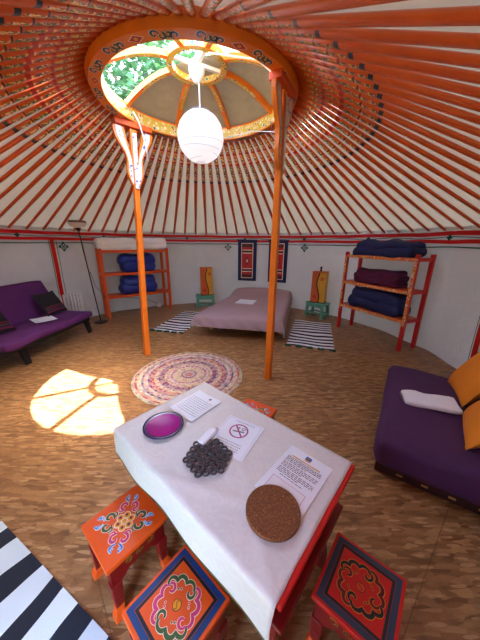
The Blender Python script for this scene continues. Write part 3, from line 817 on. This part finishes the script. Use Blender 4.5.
def paper(name, label, c, rz, w, h, z, lines=None, logo=False, cat='sheet of paper', curl_=.0, group=None, extra=None):
    t = thing(name, label, cat, (c[0], c[1], z), rz, group)
    b = MB(); n = 8
    def fn(u, v):
        x = (u - .5) * w; y = (v - .5) * h; return Vector((x, y, .0015 + curl_ * (2 * abs(u - .5)) ** 3 + .001 * sin(v * 5)))
    b.grid(fn, n, n); b.grid(lambda u, v: fn(u, v) - Vector((0, 0, .001)), n, n); b.build('sheet', 'paper', t, smooth=True)
    if lines:
        b = MB(); rnd = random.Random(len(label))
        for (y, x0, x1, hh) in lines:
            x = x0 * w
            while x < x1 * w:
                wl = rnd.uniform(.006, .018); xe = min(x + wl, x1 * w)
                zz = .0028 + curl_ * (abs(x + wl / 2) * 2 / w) ** 3
                b.add([(x, y * h - hh / 2, zz), (xe, y * h - hh / 2, zz), (xe, y * h + hh / 2, zz), (x, y * h + hh / 2, zz)], [(0, 1, 2, 3)])
                x = xe + .0035
        b.build('printed_text', 'print', t)
    if logo:
        lx, ly, s = logo; b = MB(); z0 = .003
        rr = [(lx + s * .5 * (abs(cos(a)) ** .4) * (1 if cos(a) > 0 else -1), ly + s * .5 * (abs(sin(a)) ** .4) * (1 if sin(a) > 0 else -1), z0) for a in [2 * pi * i / 24 for i in range(24)]]
        b.add(rr, [tuple(range(24))], 0)
        b.add([(lx - s * .45, ly - s * .45, z0 + .0004), (lx + s * .45, ly - s * .45, z0 + .0004), (lx + s * .47, ly - s * .2, z0 + .0004), (lx - s * .47, ly - s * .2, z0 + .0004)], [(0, 1, 2, 3)], 1)
        disc(b, lx, ly + s * .02, s * .2, z0 + .0006, 1)
        b.add([(lx - s * .42, ly - s * .2, z0 + .0009), (lx - s * .2, ly - s * .02, z0 + .0009), (lx, ly + s * .16, z0 + .0009), (lx + s * .2, ly - .0, z0 + .0009), (lx + s * .42, ly - s * .2, z0 + .0009)], [(0, 1, 2, 3, 4)], 2)
        b.add([(lx - s * .1, ly + s * .07, z0 + .0012), (lx, ly + s * .17, z0 + .0012), (lx + s * .1, ly + s * .07, z0 + .0012)], [(0, 1, 2)], 3)
        b.build('logo', ['o_blue', 'o_yellow', 'o_green', 'o_white'], t)
    return t
paper('paper_sheet', 'white sheet of paper lying on the mauve bed cover', (.12, 4.94), radians(-16), .36, .40, .412)
paper('leaflet', 'open white leaflet lying on the seat of the purple sofa', (-3.02, 3.65), radians(53), .28, .31, .400, curl_=.006)

# ------------------------------------------------------------------ mint stools and box lamps
def mint(label, loc, rz, w=.44, d=.30, h=.33):
    t = thing('side_stool', label, 'stool', loc, rz, 'mint stools beside the bed')
    b = MB(); b.box((0, 0, h - .0175), (w, d, .035)); b.build('top', 'mint', t, bevel=.005)
    for sx in (-1, 1):
        for sy in (-1, 1):
            b = MB(); b.bar((sx * (w / 2 - .04), sy * (d / 2 - .04), h - .035), (sx * (w / 2 - .025), sy * (d / 2 - .03), 0), .05, .05, up=(0, 1, 0)); b.build('leg', 'mint', t, bevel=.004)
        b = MB(); b.box((sx * (w / 2 - .035), 0, .09), (.03, d - .1, .03)); b.build('side_stretcher', 'mint', t)
    for sy in (-1, 1):
        b = MB(); b.box((0, sy * (d / 2 - .035), h - .065), (w - .1, .025, .06)); b.build('apron', 'mint', t)
        b = MB(); b.box((0, sy * (d / 2 - .035), .10), (w - .08, .025, .03)); b.build('front_stretcher', 'mint', t)
    return t
mR = (1.70, 5.33, 0); mint('mint green wooden stool right of the bed carrying a box lamp', mR, radians(-50))
mL = (-.86, 6.02, 0); mint('mint green wooden stool left of the bed carrying a box lamp', mL, radians(4))
def boxlamp(label, loc, rz, w, d, h, stem):
    t = thing('table_lamp', label, 'lamp', loc, rz, 'box lamps beside the bed')
    N = 14; s = lambda z: w * (.0 + .12 * sin(z / h * 2 * pi + .6))
    for side, mat, nm in ((-1, 'lb_orange', 'orange_panel'), (1, 'lb_yellow', 'yellow_panel')):
        b = MB()
        for i in range(N):
            z0, z1 = .02 + (h - .04) * i / N, .02 + (h - .04) * (i + 1) / N
            x0a, x0b = s(z0), s(z1)
            e = side * w / 2
            q = [(min(x0a, e) if side < 0 else x0a, -d / 2, z0), (e, -d / 2, z0)]
            b.hexa([(x0a + side * .006, -d / 2, z0), (e, -d / 2, z0), (e, d / 2, z0), (x0a + side * .006, d / 2, z0), (x0b + side * .006, -d / 2, z1), (e, -d / 2, z1), (e, d / 2, z1), (x0b + side * .006, d / 2, z1)])
        b.build(nm, mat, t)
    b = MB()
    for i in range(N):
        z0, z1 = .02 + (h - .04) * i / N, .02 + (h - .04) * (i + 1) / N
        b.bar((s(z0), -d / 2, z0), (s(z1), -d / 2, z1), .02, .02, up=(0, 1, 0))
    b.build('dividing_strip', 'darkwood', t)
    b = MB(); b.box((0, 0, .01), (w + .02, d + .02, .02)); b.build('base', 'darkwood', t, bevel=.003)
    b = MB(); b.box((0, 0, h - .008), (w + .008, d + .008, .02)); b.build('top_cap', 'lb_orange', t, bevel=.003)
    b = MB()
    for zz, xx in ((h * .78, .24 * w), (h * .2, -.22 * w)):
        T = Matrix.Translation((xx, -d / 2 - .002, zz)) @ Matrix.Rotation(pi / 2, 4, 'X')
        ribbon(b, [(w * .11 * cos(a * pi / 8), w * .11 * sin(a * pi / 8)) for a in range(17)], .012, 0, 0, False, T)
        ribbon(b, [(w * .04 * cos(a * pi / 8), w * .04 * sin(a * pi / 8)) for a in range(17)], .012, 0, 0, False, T)
    b.build('spiral_mark', 'o_red', t)
    if stem:
        b = MB(); b.tube([(0, 0, h), (0, 0, h + .05), (.0, 0, h + .1)], [.022, .018, .026], 8); b.build('lamp_holder', 'black', t)
    return t
boxlamp('orange and yellow box lamp on the mint stool right of the bed', (mR[0] + .0, mR[1] + .0, .33), radians(-32), .29, .20, .66, True)
boxlamp('orange and yellow box lamp on the mint stool left of the bed', (mL[0] + .04, mL[1] + .0, .33), radians(16), .27, .18, .66, False)

# ------------------------------------------------------------------ wall hangings
def hanging(label, a):
    t = thing('wall_hanging', label, 'wall hanging', P(a, RW - .05, 0), radians(a + 90), 'woven wall hangings above the bed')
    # local x tangential, local y toward outside/inside ; face looks to the tent centre
    T = Matrix.Diagonal((-1, 1, 1, 1)); W, z0, z1 = .47, .62, 1.62
    def rect(b, x, z, w_, h_, y, mi=0): b.box((x, y, z), (w_, .006, h_), mi=mi)
    H = z1 - z0; zc = (z0 + z1) / 2
    b = MB(); b.box((0, 0, zc), (W, .012, H)); b.build('navy_backing', 'navy', t)
    S = 1      # inward is local +y (rotation a+90: local y points to -radial)
    b = MB(); rect(b, 0, zc, W * .64, H * .86, .009); pn = b.build('white_border', 'o_white', t)
    b = MB(); rect(b, 0, zc, W * .57, H * .83, .0125); b.build('red_field', 'o_red', t)
    b = MB()
    for sgn in (-1, 1):
        rect(b, 0, zc + sgn * H * .37, W * .56, H * .07, .016, 0)
        rect(b, 0, zc + sgn * H * .225, W * .56, H * .035, .016, 0); rect(b, 0, zc + sgn * H * .262, W * .50, H * .018, .016, 1); rect(b, 0, zc + sgn * H * .19, W * .5, H * .018, .016, 1)
        for x in (-.16, -.08, 0, .08, .16): rect(b, x * .75, zc + sgn * H * .37, .035, .04, .0195, 3)
    for sz, mi, y in ((.10, 0, .016), (.075, 2, .0195), (.04, 1, .0225), (.02, 3, .0255)):
        b.add([(0, y, zc - sz), (sz * .72, y, zc), (0, y, zc + sz), (-sz * .72, y, zc)], [(0, 1, 2, 3)], mi)
    b.build('woven_motif', ['o_black', 'o_white', 'o_red', 'o_maroon'], t)
    b = MB(); b.bar((-W * .56, 0, z1 + .0), (W * .56, 0, z1 + .0), .018, .018); b.build('hanging_rod', 'black', t)
    b = MB()
    for x in (-W * .42, 0, W * .42): b.bar((x, 0, z1), (x, 0, z1 + .07), .03, .01)
    for x in (-W * .42, W * .42): b.bar((x, 0, z0), (x, 0, z0 - .06), .02, .01)
    b.build('hanging_loop', 'navy', t)
hanging('navy and red woven wall hanging left of the right post', 78.8)
hanging('navy and red woven wall hanging partly hidden by the right post', 65.2)

# ------------------------------------------------------------------ rugs
def quadrug(label, c, rz, w, h, mat, tassel, rows=()):
    t = thing('zebra_rug', label, 'rug', (c[0], c[1], 0), rz)
    b = MB()
    b.grid(lambda u, v: Vector(((u - .5) * w, (v - .5) * h, .008 + .003 * noise.noise(Vector((u * 4, v * 6, 0))))), 10, 20)
    b.grid(lambda u, v: Vector(((u - .5) * w, (v - .5) * h, .002)), 1, 1)
    b.build('weave', mat, t, smooth=True)
    if tassel:
        for e in tassel:
            for i in range(5):
                x = (i / 4 - .5) * (w - .05); y = e * (h / 2 + .03)
                b = MB(); b.soft((x, y, .011), (.1, .06, .018), .009, 3, .01, 20, seed=i); b.build('tassel', 'bandgreen', t)
    return t
quadrug('small zebra rug with green tassels right of the bed', (1.30, 4.27, 0), radians(-17), .72, 1.42, M['zebra'], (-1, ))
quadrug('small zebra rug with green tassels left of the bed', (-1.165, 4.93, 0), radians(-13), .62, 1.36, M['zebra'], (-1, ))
quadrug('zebra rug with broad stripes in the near left corner', (-1.02, .43, 0), radians(-27.5), 1.16, .74, M['zebra_big'], None)
# stripes of the near rug run across it
z_ = [o for o in bpy.data.objects if o.name.startswith('weave')][-1]
k = M['zebra_big'].node_tree
for nd in k.nodes:
    if nd.type == 'TEX_WAVE': nd.bands_direction = 'X'

rr = thing('braided_rug', 'round multicoloured braided rug on the floor behind the table', 'rug', (-.62, 2.72, 0))
b = MB(); prof = [(.001, .008)]
for i in range(1, 27): prof.append((i * .0245, .010 if i % 2 else .007))
prof += [(.655, .003), (.655, 0.001)]
b.lathe(prof, 72); b.build('braid', 'braid', rr, smooth=True)

# ------------------------------------------------------------------ table
TL, TT, TR = Vector((-.651, 1.098)), Vector((-.253, 1.566)), Vector((.522, .885))
tc = (TL + TR) / 2; ux = (TR - TT).normalized(); ang = atan2(ux.y, ux.x); LX, LY = 1.035, .62
tab = thing('low_table', 'low red painted table under a white damask cloth', 'table', (tc.x, tc.y, 0), ang)
# local x: towards the right corner, local y: away from camera
b = MB(); b.box((0, 0, .581), (LX, LY, .024)); b.build('tabletop', 'red', tab, bevel=.006)
b = MB(); b.box((0, 0, .547), (LX - .05, LY - .05, .046)); mo = b.build('moulding', 'darkred', tab, bevel=.008)
b = MB(); b.box((.0, 0, .45), (LX - .13, LY - .16, .15)); b.build('drawer_box', 'darkred', tab, bevel=.004)
b = MB(); b.box((.0, 0, .37), (LX - .02, LY - .08, .02)); b.build('lower_moulding', 'darkred', tab, bevel=.006)
for sx in (-1, 1):
    for sy in (-1, 1):
        b = MB()
        zz = [(.36, .07), (.25, .05), (.12, .04), (.05, .055), (0, .06)]
        for (a_, wa), (b_, wb) in zip(zz, zz[1:]):
            b.bar((sx * (LX / 2 - .07), sy * (LY / 2 - .09), a_), (sx * (LX / 2 - .07), sy * (LY / 2 - .09), b_), wa, wa, up=(0, 1, 0), w2=wb, h2=wb)
        b.build('leg', 'darkred', tab, bevel=.003)
b = MB()
for x in [-.4 + .2 * i for i in range(5)]:
    T = Matrix.Translation((x, -(LY / 2 - .081) , .44)) @ Matrix.Rotation(pi / 2, 4, 'X')
    outl(b, curl(-.03, 0, 0, .035, 1, 1), .012, 0.001, 1, .003, 0, T); outl(b, curl(.04, 0, pi, .035, -1, 1), .012, 0.001, 2, .003, 0, T)
b.build('drawer_painting', ['o_white', 'o_green', 'o_yellow'], tab)

# cloth: covers the top (short of the right edge) and hangs down the near-left long side
cl = MB(); X0, X1, Y0, Y1 = -LX / 2 - .006, LX / 2 - .016, -LY / 2 - .006, LY / 2 + .004
def clf(u, v):
    x = X0 + (X1 - X0) * u
    # v 0..0.3 hanging, 0.3..1 over top
    z = .5955 + .0016 * noise.noise(Vector((x * 7, v * 9, 0)))
    x += .004 * noise.noise(Vector((v * 5, 3, u * 3)))
    # wrinkles
    z += .0045 * max(0, 1 - abs(v - .35 - .5 * u + .25) * 26) + .0038 * max(0, 1 - abs(v - 1.2 + u * .9) * 30) + .003 * max(0, 1 - abs(u - .82 - .1 * sin(v * 4)) * 34)
    if v < .3:
        s = (.3 - v) / .3; hem = .150 + .005 * sin(u * 7) + .012 * noise.noise(Vector((u * 4, 0, 0)))
        y = Y0 - .006 - .010 * s + .006 * sin(u * 15 + 1) * s
        zz = .594 - hem * s
        return Vector((x, y, zz))
    t_ = (v - .3) / .7; y = Y0 + (Y1 - Y0) * t_
    return Vector((x, y, z))
cl.grid(clf, 70, 60)
co = cl.build('tablecloth', 'cloth', smooth=True); co.location = (tc.x, tc.y, 0); co.rotation_euler = (0, 0, ang)
hm = MB(); hm.tube([clf(i / 60, 0) + Vector((0, -.001, 0)) for i in range(61)], .0035, 6); hm.build('hem_trim', 'o_olive', co, smooth=True)
sm = co.modifiers.new('thick', 'SOLIDIFY'); sm.thickness = .0015; sm.offset = 1
tag(co, 'white damask tablecloth hanging down the near left side of the low table', 'tablecloth')
ZT = .6015
# things on the table
t = thing('dish', 'shiny round magenta dish with dark violet rim on the tablecloth', 'dish', (-.405, 1.112, ZT))
b = MB(); b.lathe([(.001, .004), (.045, .005), (.075, .010), (.088, .013)], 40); b.build('dish_well', 'magenta', t, smooth=True)
b = MB(); b.lathe([(.088, .0132), (.098, .0155), (.106, .0145), (.107, .011), (.09, .004), (.06, .001), (.001, .001)], 40); b.build('dish_rim', 'violet', t, smooth=True)

b = MB(); s = .0163
hexc = [(s * 2 * (q + r_ / 2), s * 2 * r_ * .866) for q in range(-3, 4) for r_ in range(-3, 4) if abs(q + r_) <= 3]
for (x, y) in hexc:
    b.lathe([(s * .78 + s * .29 * cos(k_ * pi / 3), .006 + .0055 * sin(k_ * pi / 3)) for k_ in range(6)], 14, (x, y, 0), closed=True)
o = b.build('trivet', 'bead', smooth=True); o.location = (-.142, .908, ZT + .004); o.rotation_euler = (0, 0, radians(12))
tag(o, 'hexagonal grey trivet of linked ceramic rings at the middle of the table', 'trivet')
t = thing('trivet', 'round brown cork trivet lying on a printed sheet', 'trivet', (.127, .667, ZT + .003))
b = MB(); b.lathe([(.001, 0), (.098, 0), (.100, .003), (.100, .013), (.097, .016), (.001, .016)], 48); b.build('cork_disc', 'cork', t)

txt = [(.47 - .0 - .035 * i - (.06 if i > 3 else 0) - (.04 if i > 7 else 0), -.36, .36 - .12 * ((i * 5) % 3 == 0), .0028) for i in range(3, 14)]
p3 = paper('information_sheet', 'white printed sheet with logo and yellow line under the cork trivet', (.2405, .814), atan2(-.136, .15), .205, .295, ZT - .001,
      [(.47 - .16, -.12, .14, .0022)] + [(.27 - .028 * i - .012 * (i // 4), -.40, (.40 if (i % 4) != 3 else .1), .0035) for i in range(12)] + [(-.10, -.28, .22, .003)], (0, .295 * .40, .028))
b = MB(); b.box((-.0, .295 * .31, .0032), (.135, .0045, .0006)); b.build('yellow_line', 'gold', p3)
b = MB()
for (x, y, w_, h_) in ((0, -.05, .15, .0012), (0, -.13, .15, .0012), (-.075, -.09, .0012, .08), (.075, -.09, .0012, .08)): b.box((x, y, .003), (w_, h_, .0004))
b.build('printed_frame', 'ringpink', p3)
p2 = paper('notice', 'white notice with a magenta prohibition sign beside the ring trivet', (-.018, 1.05), atan2(-.106, .187), .215, .25, ZT - .001, [(.40, -.25, .3, .003)] + [(-.2 - .06 * i, -.35, .3, .003) for i in range(4)])
b = MB(); T = Matrix.Translation((.0, .035, .0032))
ribbon(b, [(.047 * cos(2 * pi * i / 32), .047 * sin(2 * pi * i / 32)) for i in range(33)], .008, 0, 0, False, T); ribbon(b, [(-.034, .034), (.034, -.034)], .008, .0002, 0, False, T)
b.build('prohibition_ring', 'ringpink', p2)
b = MB(); T = Matrix.Translation((.0, .035, .0030)); ribbon(b, [(-.03, -.012), (.03, .004)], .008, 0, 0, False, T); ribbon(b, curl(.018, .02, 0, .012), .004, 0, 0, False, T); ribbon(b, curl(-.012, .016, 0, .010), .004, 0, 0, False, T)
b.build('pictogram', 'print', p2)
b = MB()
for (x, y, w_, h_) in ((0, .115, .19, .001), (.097, 0, .001, .23), (-.097, 0, .001, .23)): b.box((x, y, .003), (w_, h_, .0004))
b.build('printed_frame', 'print2', p2)
tt = thing('glare_roll', 'white roll standing in for glare on a plastic sleeve between dish and ring trivet', 'glare', (-.155, 1.035, ZT + .001), radians(58))  # white roll modelled in place of glare on the notice's plastic sleeve
b = MB(); b.soft((0, 0, .012), (.13, .045, .024), .012, 8, .008, 22, seed=5); b.build('glare_body', 'paper', tt, smooth=True)
p1 = paper('leaflet', 'open printed leaflet with small blue emblem at the far table corner', (-.262, 1.30), atan2(-.10, .125), .20, .24, ZT - .001,
      [(.22 - .07 * i, -.42, .42, .003) for i in range(9)], (.03, .09, .018), curl_=.006)

# ------------------------------------------------------------------ painted stools
STW, STD, STH = .262, .275, .33
def orn_flower(b):
    # central blossom with petals, then four scroll groups
    for i in range(6):
        a = i * pi / 3 + .2; x, y = .024 * cos(a), .024 * sin(a)
        disc(b, x, y, .0145, .0006, 0); disc(b, x, y, .0118, .0012, 1); disc(b, x, y, .0055, .0018, 2)
    disc(b, 0, 0, .010, .0020, 0); disc(b, 0, 0, .0085, .0026, 1)
    for a, c in ((pi / 4, 3), (3 * pi / 4, 4), (5 * pi / 4, 3), (7 * pi / 4, 4)):
        for sg in (-1, 1):
            pts = curl(.062, sg * .017, pi + sg * .3, .019, -sg, .85); outl(b, rotp(pts, a), .0105, .0006, c, .0018)
            pts = curl(.046, sg * .026, sg * 1.3, .012, sg, .8); outl(b, rotp(pts, a), .006, .0008, c, .0016)
        for sg in (-1, 1):
            pts = [(.078 + .028 * t_, sg * (.005 + .017 * sin(t_ * 2.8))) for t_ in [i / 8 for i in range(9)]]
            outl(b, rotp(pts, a), .007, .0010, 5 if c == 3 else 6, .0016)
            pts = curl(.098, sg * .012, 0, .009, sg, .7); outl(b, rotp(pts, a), .005, .0012, 6 if c == 3 else 5, .0014)
def orn_medallion(b):
    for k_ in range(4):
        c = 4 if k_ % 2 else 3
        pts = []
        for j in range(25):
            t_ = j / 24; a = -.25 + t_ * 1.62; r = .066 + .014 * abs(sin(3 * pi * t_)) ** .7
            pts.append((r * cos(a) * .94, r * sin(a) * 1.06))
        outl(b, rotp(pts, k_ * pi / 2), .013, .0006 + .0014 * (k_ % 2), c, .0022)
        hook = []
        for j in range(13):
            t_ = j / 12; a = -.25 - 4.4 * t_; r = .0155 * (1 - .45 * t_)
            hook.append((.050 + r * cos(a), -.014 + r * sin(a)))
        outl(b, rotp(hook, k_ * pi / 2), .0095, .0030 + .0004 * k_, c, .0018)
        for j in range(3):
            a = k_ * pi / 2 + .55 + j * .25; disc(b, .043 * cos(a), .043 * sin(a), .0042, .0006, 0); disc(b, .043 * cos(a), .043 * sin(a), .003, .0012, c)
    disc(b, 0, 0, .0165, .0006, 2); disc(b, 0, 0, .0145, .0012, 1)
    ribbon(b, [(-.0 + .006 * sin(t_ * 6.28), -.013 + .026 * t_) for t_ in [j / 8 for j in range(9)]], .0022, .0018, 2)
def stool(label, corner, dirx, style, top='orange', side='darkred'):
    """corner: far-left top corner; dirx: unit vector along the far edge; depth runs to its right-hand side"""
    dx = Vector(dirx).normalized(); dy = Vector((dx.y, -dx.x)); c = Vector(corner) + dx * STW / 2 + dy * STD / 2
    t = thing('painted_stool', label, 'stool', (c.x, c.y, 0), atan2(dx.y, dx.x), 'painted stools around the low table')
    b = MB(); b.box((0, 0, STH - .011), (STW, STD, .022)); tp = b.build('seat', top, t, bevel=.004)
    mats = ['o_white', 'o_yellow', 'o_maroon', 'o_pink', 'o_green', 'o_blue', 'o_ltblue', 'o_navy', 'o_black', 'o_grey']
    z = STH + .0003
    if style != 'flower':
        b = MB(); w2, d2 = STW / 2 - .012, STD / 2 - .012
        for k_, (ins, wd, m_) in enumerate(((0, .020, 'x'), (.021, .010, 'y'))):
            x, y = w2 - ins, d2 - ins; xi, yi = x - wd, y - wd
            b.add([(-x, -y, z + .0004), (x, -y, z + .0004), (x, y, z + .0004), (-x, y, z + .0004), (-xi, -yi, z + .0004), (xi, -yi, z + .0004), (xi, yi, z + .0004), (-xi, yi, z + .0004)],
                  [(0, 1, 5, 4), (1, 2, 6, 5), (2, 3, 7, 6), (3, 0, 4, 7)], k_)
        b.build('painted_border', ['o_navy' if style == 'medallion' else 'o_grey', 'o_black'], tp)
    b = MB()
    if style == 'flower': orn_flower(b); cols = ['o_white', 'o_yellow', 'o_plum', 'o_green', 'o_pink', 'o_ltblue', 'o_blue']
    elif style == 'medallion': orn_medallion(b); cols = ['o_white', 'o_yellow', 'o_black', 'o_pink', 'o_green', 'o_blue', 'o_blue']
    else: orn_medallion(b); cols = ['o_yellow', 'o_orange', 'o_black', 'o_maroon', 'o_black', 'o_olive', 'o_olive']
    sc = 1.16 if style == 'flower' else 1.0
    for v in b.v: v.x *= sc; v.y *= sc; v.z += z
    b.build('painted_ornament', cols, tp)
    # scalloped aprons
    for k_ in range(4):
        L = (STW if k_ % 2 == 0 else STD) - .03; off = (STD if k_ % 2 == 0 else STW) / 2 - .022
        n = 16; poly = [(-L / 2, STH - .022), (-L / 2, .14)]
        for i in range(n + 1):
            x = -L / 2 + .03 + (L - .06) * i / n; s_ = sin(pi * i / n)
            poly.append((x, .175 + .055 * s_ ** .5 + .006 * cos(i * pi / 2)))
        poly += [(L / 2, .14), (L / 2, STH - .022)]
        T = Matrix.Rotation(k_ * pi / 2, 4, 'Z') @ Matrix.Translation((0, -off, 0)) @ Matrix.Rotation(pi / 2, 4, 'X')
        b = MB(); b.prism(poly, -.007, .007, T); ap = b.build('apron', side, t)
        b = MB(); 
        for xx, c_ in ((-.05, 1), (0, 2), (.05, 1)): outl(b, curl(xx, .27, xx * 30, .016, 1 if xx < 0 else -1, .9), .007, .0085, c_, .0015, 0, T)
        b.build('apron_scroll', ['o_yellow', 'o_olive', 'o_green'], ap)
    for sx in (-1, 1):
        for sy in (-1, 1):
            b = MB(); x, y = sx * (STW / 2 - .03), sy * (STD / 2 - .03)
            zz = [(.2, .045, 0), (.12, .040, .0), (.065, .034, .002)]
            for (a_, wa, oa), (b_, wb, ob) in zip(zz, zz[1:]):
                b.bar((x + sx * oa, y + sy * oa, a_), (x + sx * ob, y + sy * ob, b_), wa, wa, up=(0, 1, 0), w2=wb, h2=wb)
            lg = b.build('leg', side, t, bevel=.004)
            b = MB(); zz = [(.066, .036, .002), (.04, .034, .006), (.02, .044, .010), (0, .044, .012)]
            for (a_, wa, oa), (b_, wb, ob) in zip(zz, zz[1:]):
                b.bar((x + sx * oa, y + sy * oa, a_), (x + sx * ob, y + sy * ob, b_), wa, wa, up=(0, 1, 0), w2=wb, h2=wb)
            b.build('foot', 'orange', lg, bevel=.003)
    return t
uy = Vector((.162, .199)).normalized()       # edge direction shared by table and stools
far = Vector((.23, -.19)).normalized()
stool('painted stool with blossom ornament at the left corner of the table', (-.532, 1.004), (.214, -.177), 'flower')
stool('painted stool with blue-bordered medallion at the near left of the table', (-.222, .730), (.19, -.164), 'medallion')
stool('dark red stool with grey-bordered gold medallion at the near right of the table', (.445, .782), (.208, -.173), 'dark', 'red')
stool('painted stool half hidden behind the far long side of the table', (.072, 1.771), (.297, -.190), 'flower')

# ------------------------------------------------------------------ trees beyond the tent, seen through the crown
def tree(label, x, y, h, rad, seed, n=4200):
    t = thing('tree', label, 'tree', (x, y, -.06), 0, 'trees seen through the crown')
    b = MB(); b.tube([(0, 0, 0), (.1, 0, h * .4), (0, .1, h * .8)], [.2, .15, .06], 8)
    rnd = random.Random(seed)
    for i in range(9):
        a = rnd.uniform(0, 6.28); z = h * rnd.uniform(.3, .7); b.tube([(0, 0, z), (cos(a) * rad * .7, sin(a) * rad * .7, z + rad * .5)], [.06, .02], 5)
    b.build('trunk', 'bark', t)
    b = MB()
    for i in range(n):
        while True:
            p = Vector((rnd.uniform(-1, 1), rnd.uniform(-1, 1), rnd.uniform(-1, 1)))
            if p.length < 1 and noise.noise(p * 2.6 + Vector((seed, 0, 0))) > -.14: break
        c = Vector((p.x * rad, p.y * rad, h * .66 + p.z * h * .36)); s_ = rnd.uniform(.09, .2)
        R = Matrix.Rotation(rnd.uniform(0, 6.28), 3, 'Z') @ Matrix.Rotation(rnd.uniform(0, 3.1), 3, 'X')
        b.add([c + R @ Vector(q) for q in ((-s_, 0, 0), (0, -s_ * .5, 0), (s_, 0, 0), (0, s_ * .5, 0))], [(0, 1, 2, 3)])
    b.build('foliage', 'leaf', t)
tree('leafy tree outside, nearest one behind the left rim of the crown', -3.6, 11.5, 9.5, 2.2, 3)
tree('leafy tree outside, at the far left of the crown opening', -7.2, 11.0, 9.0, 2.4, 5)
tree('leafy tree outside, standing further back behind the spokes', -.8, 15.0, 11.5, 2.6, 8)
tree('tall leafy tree outside, furthest back on the left', -5.4, 16.0, 12.5, 2.8, 12)
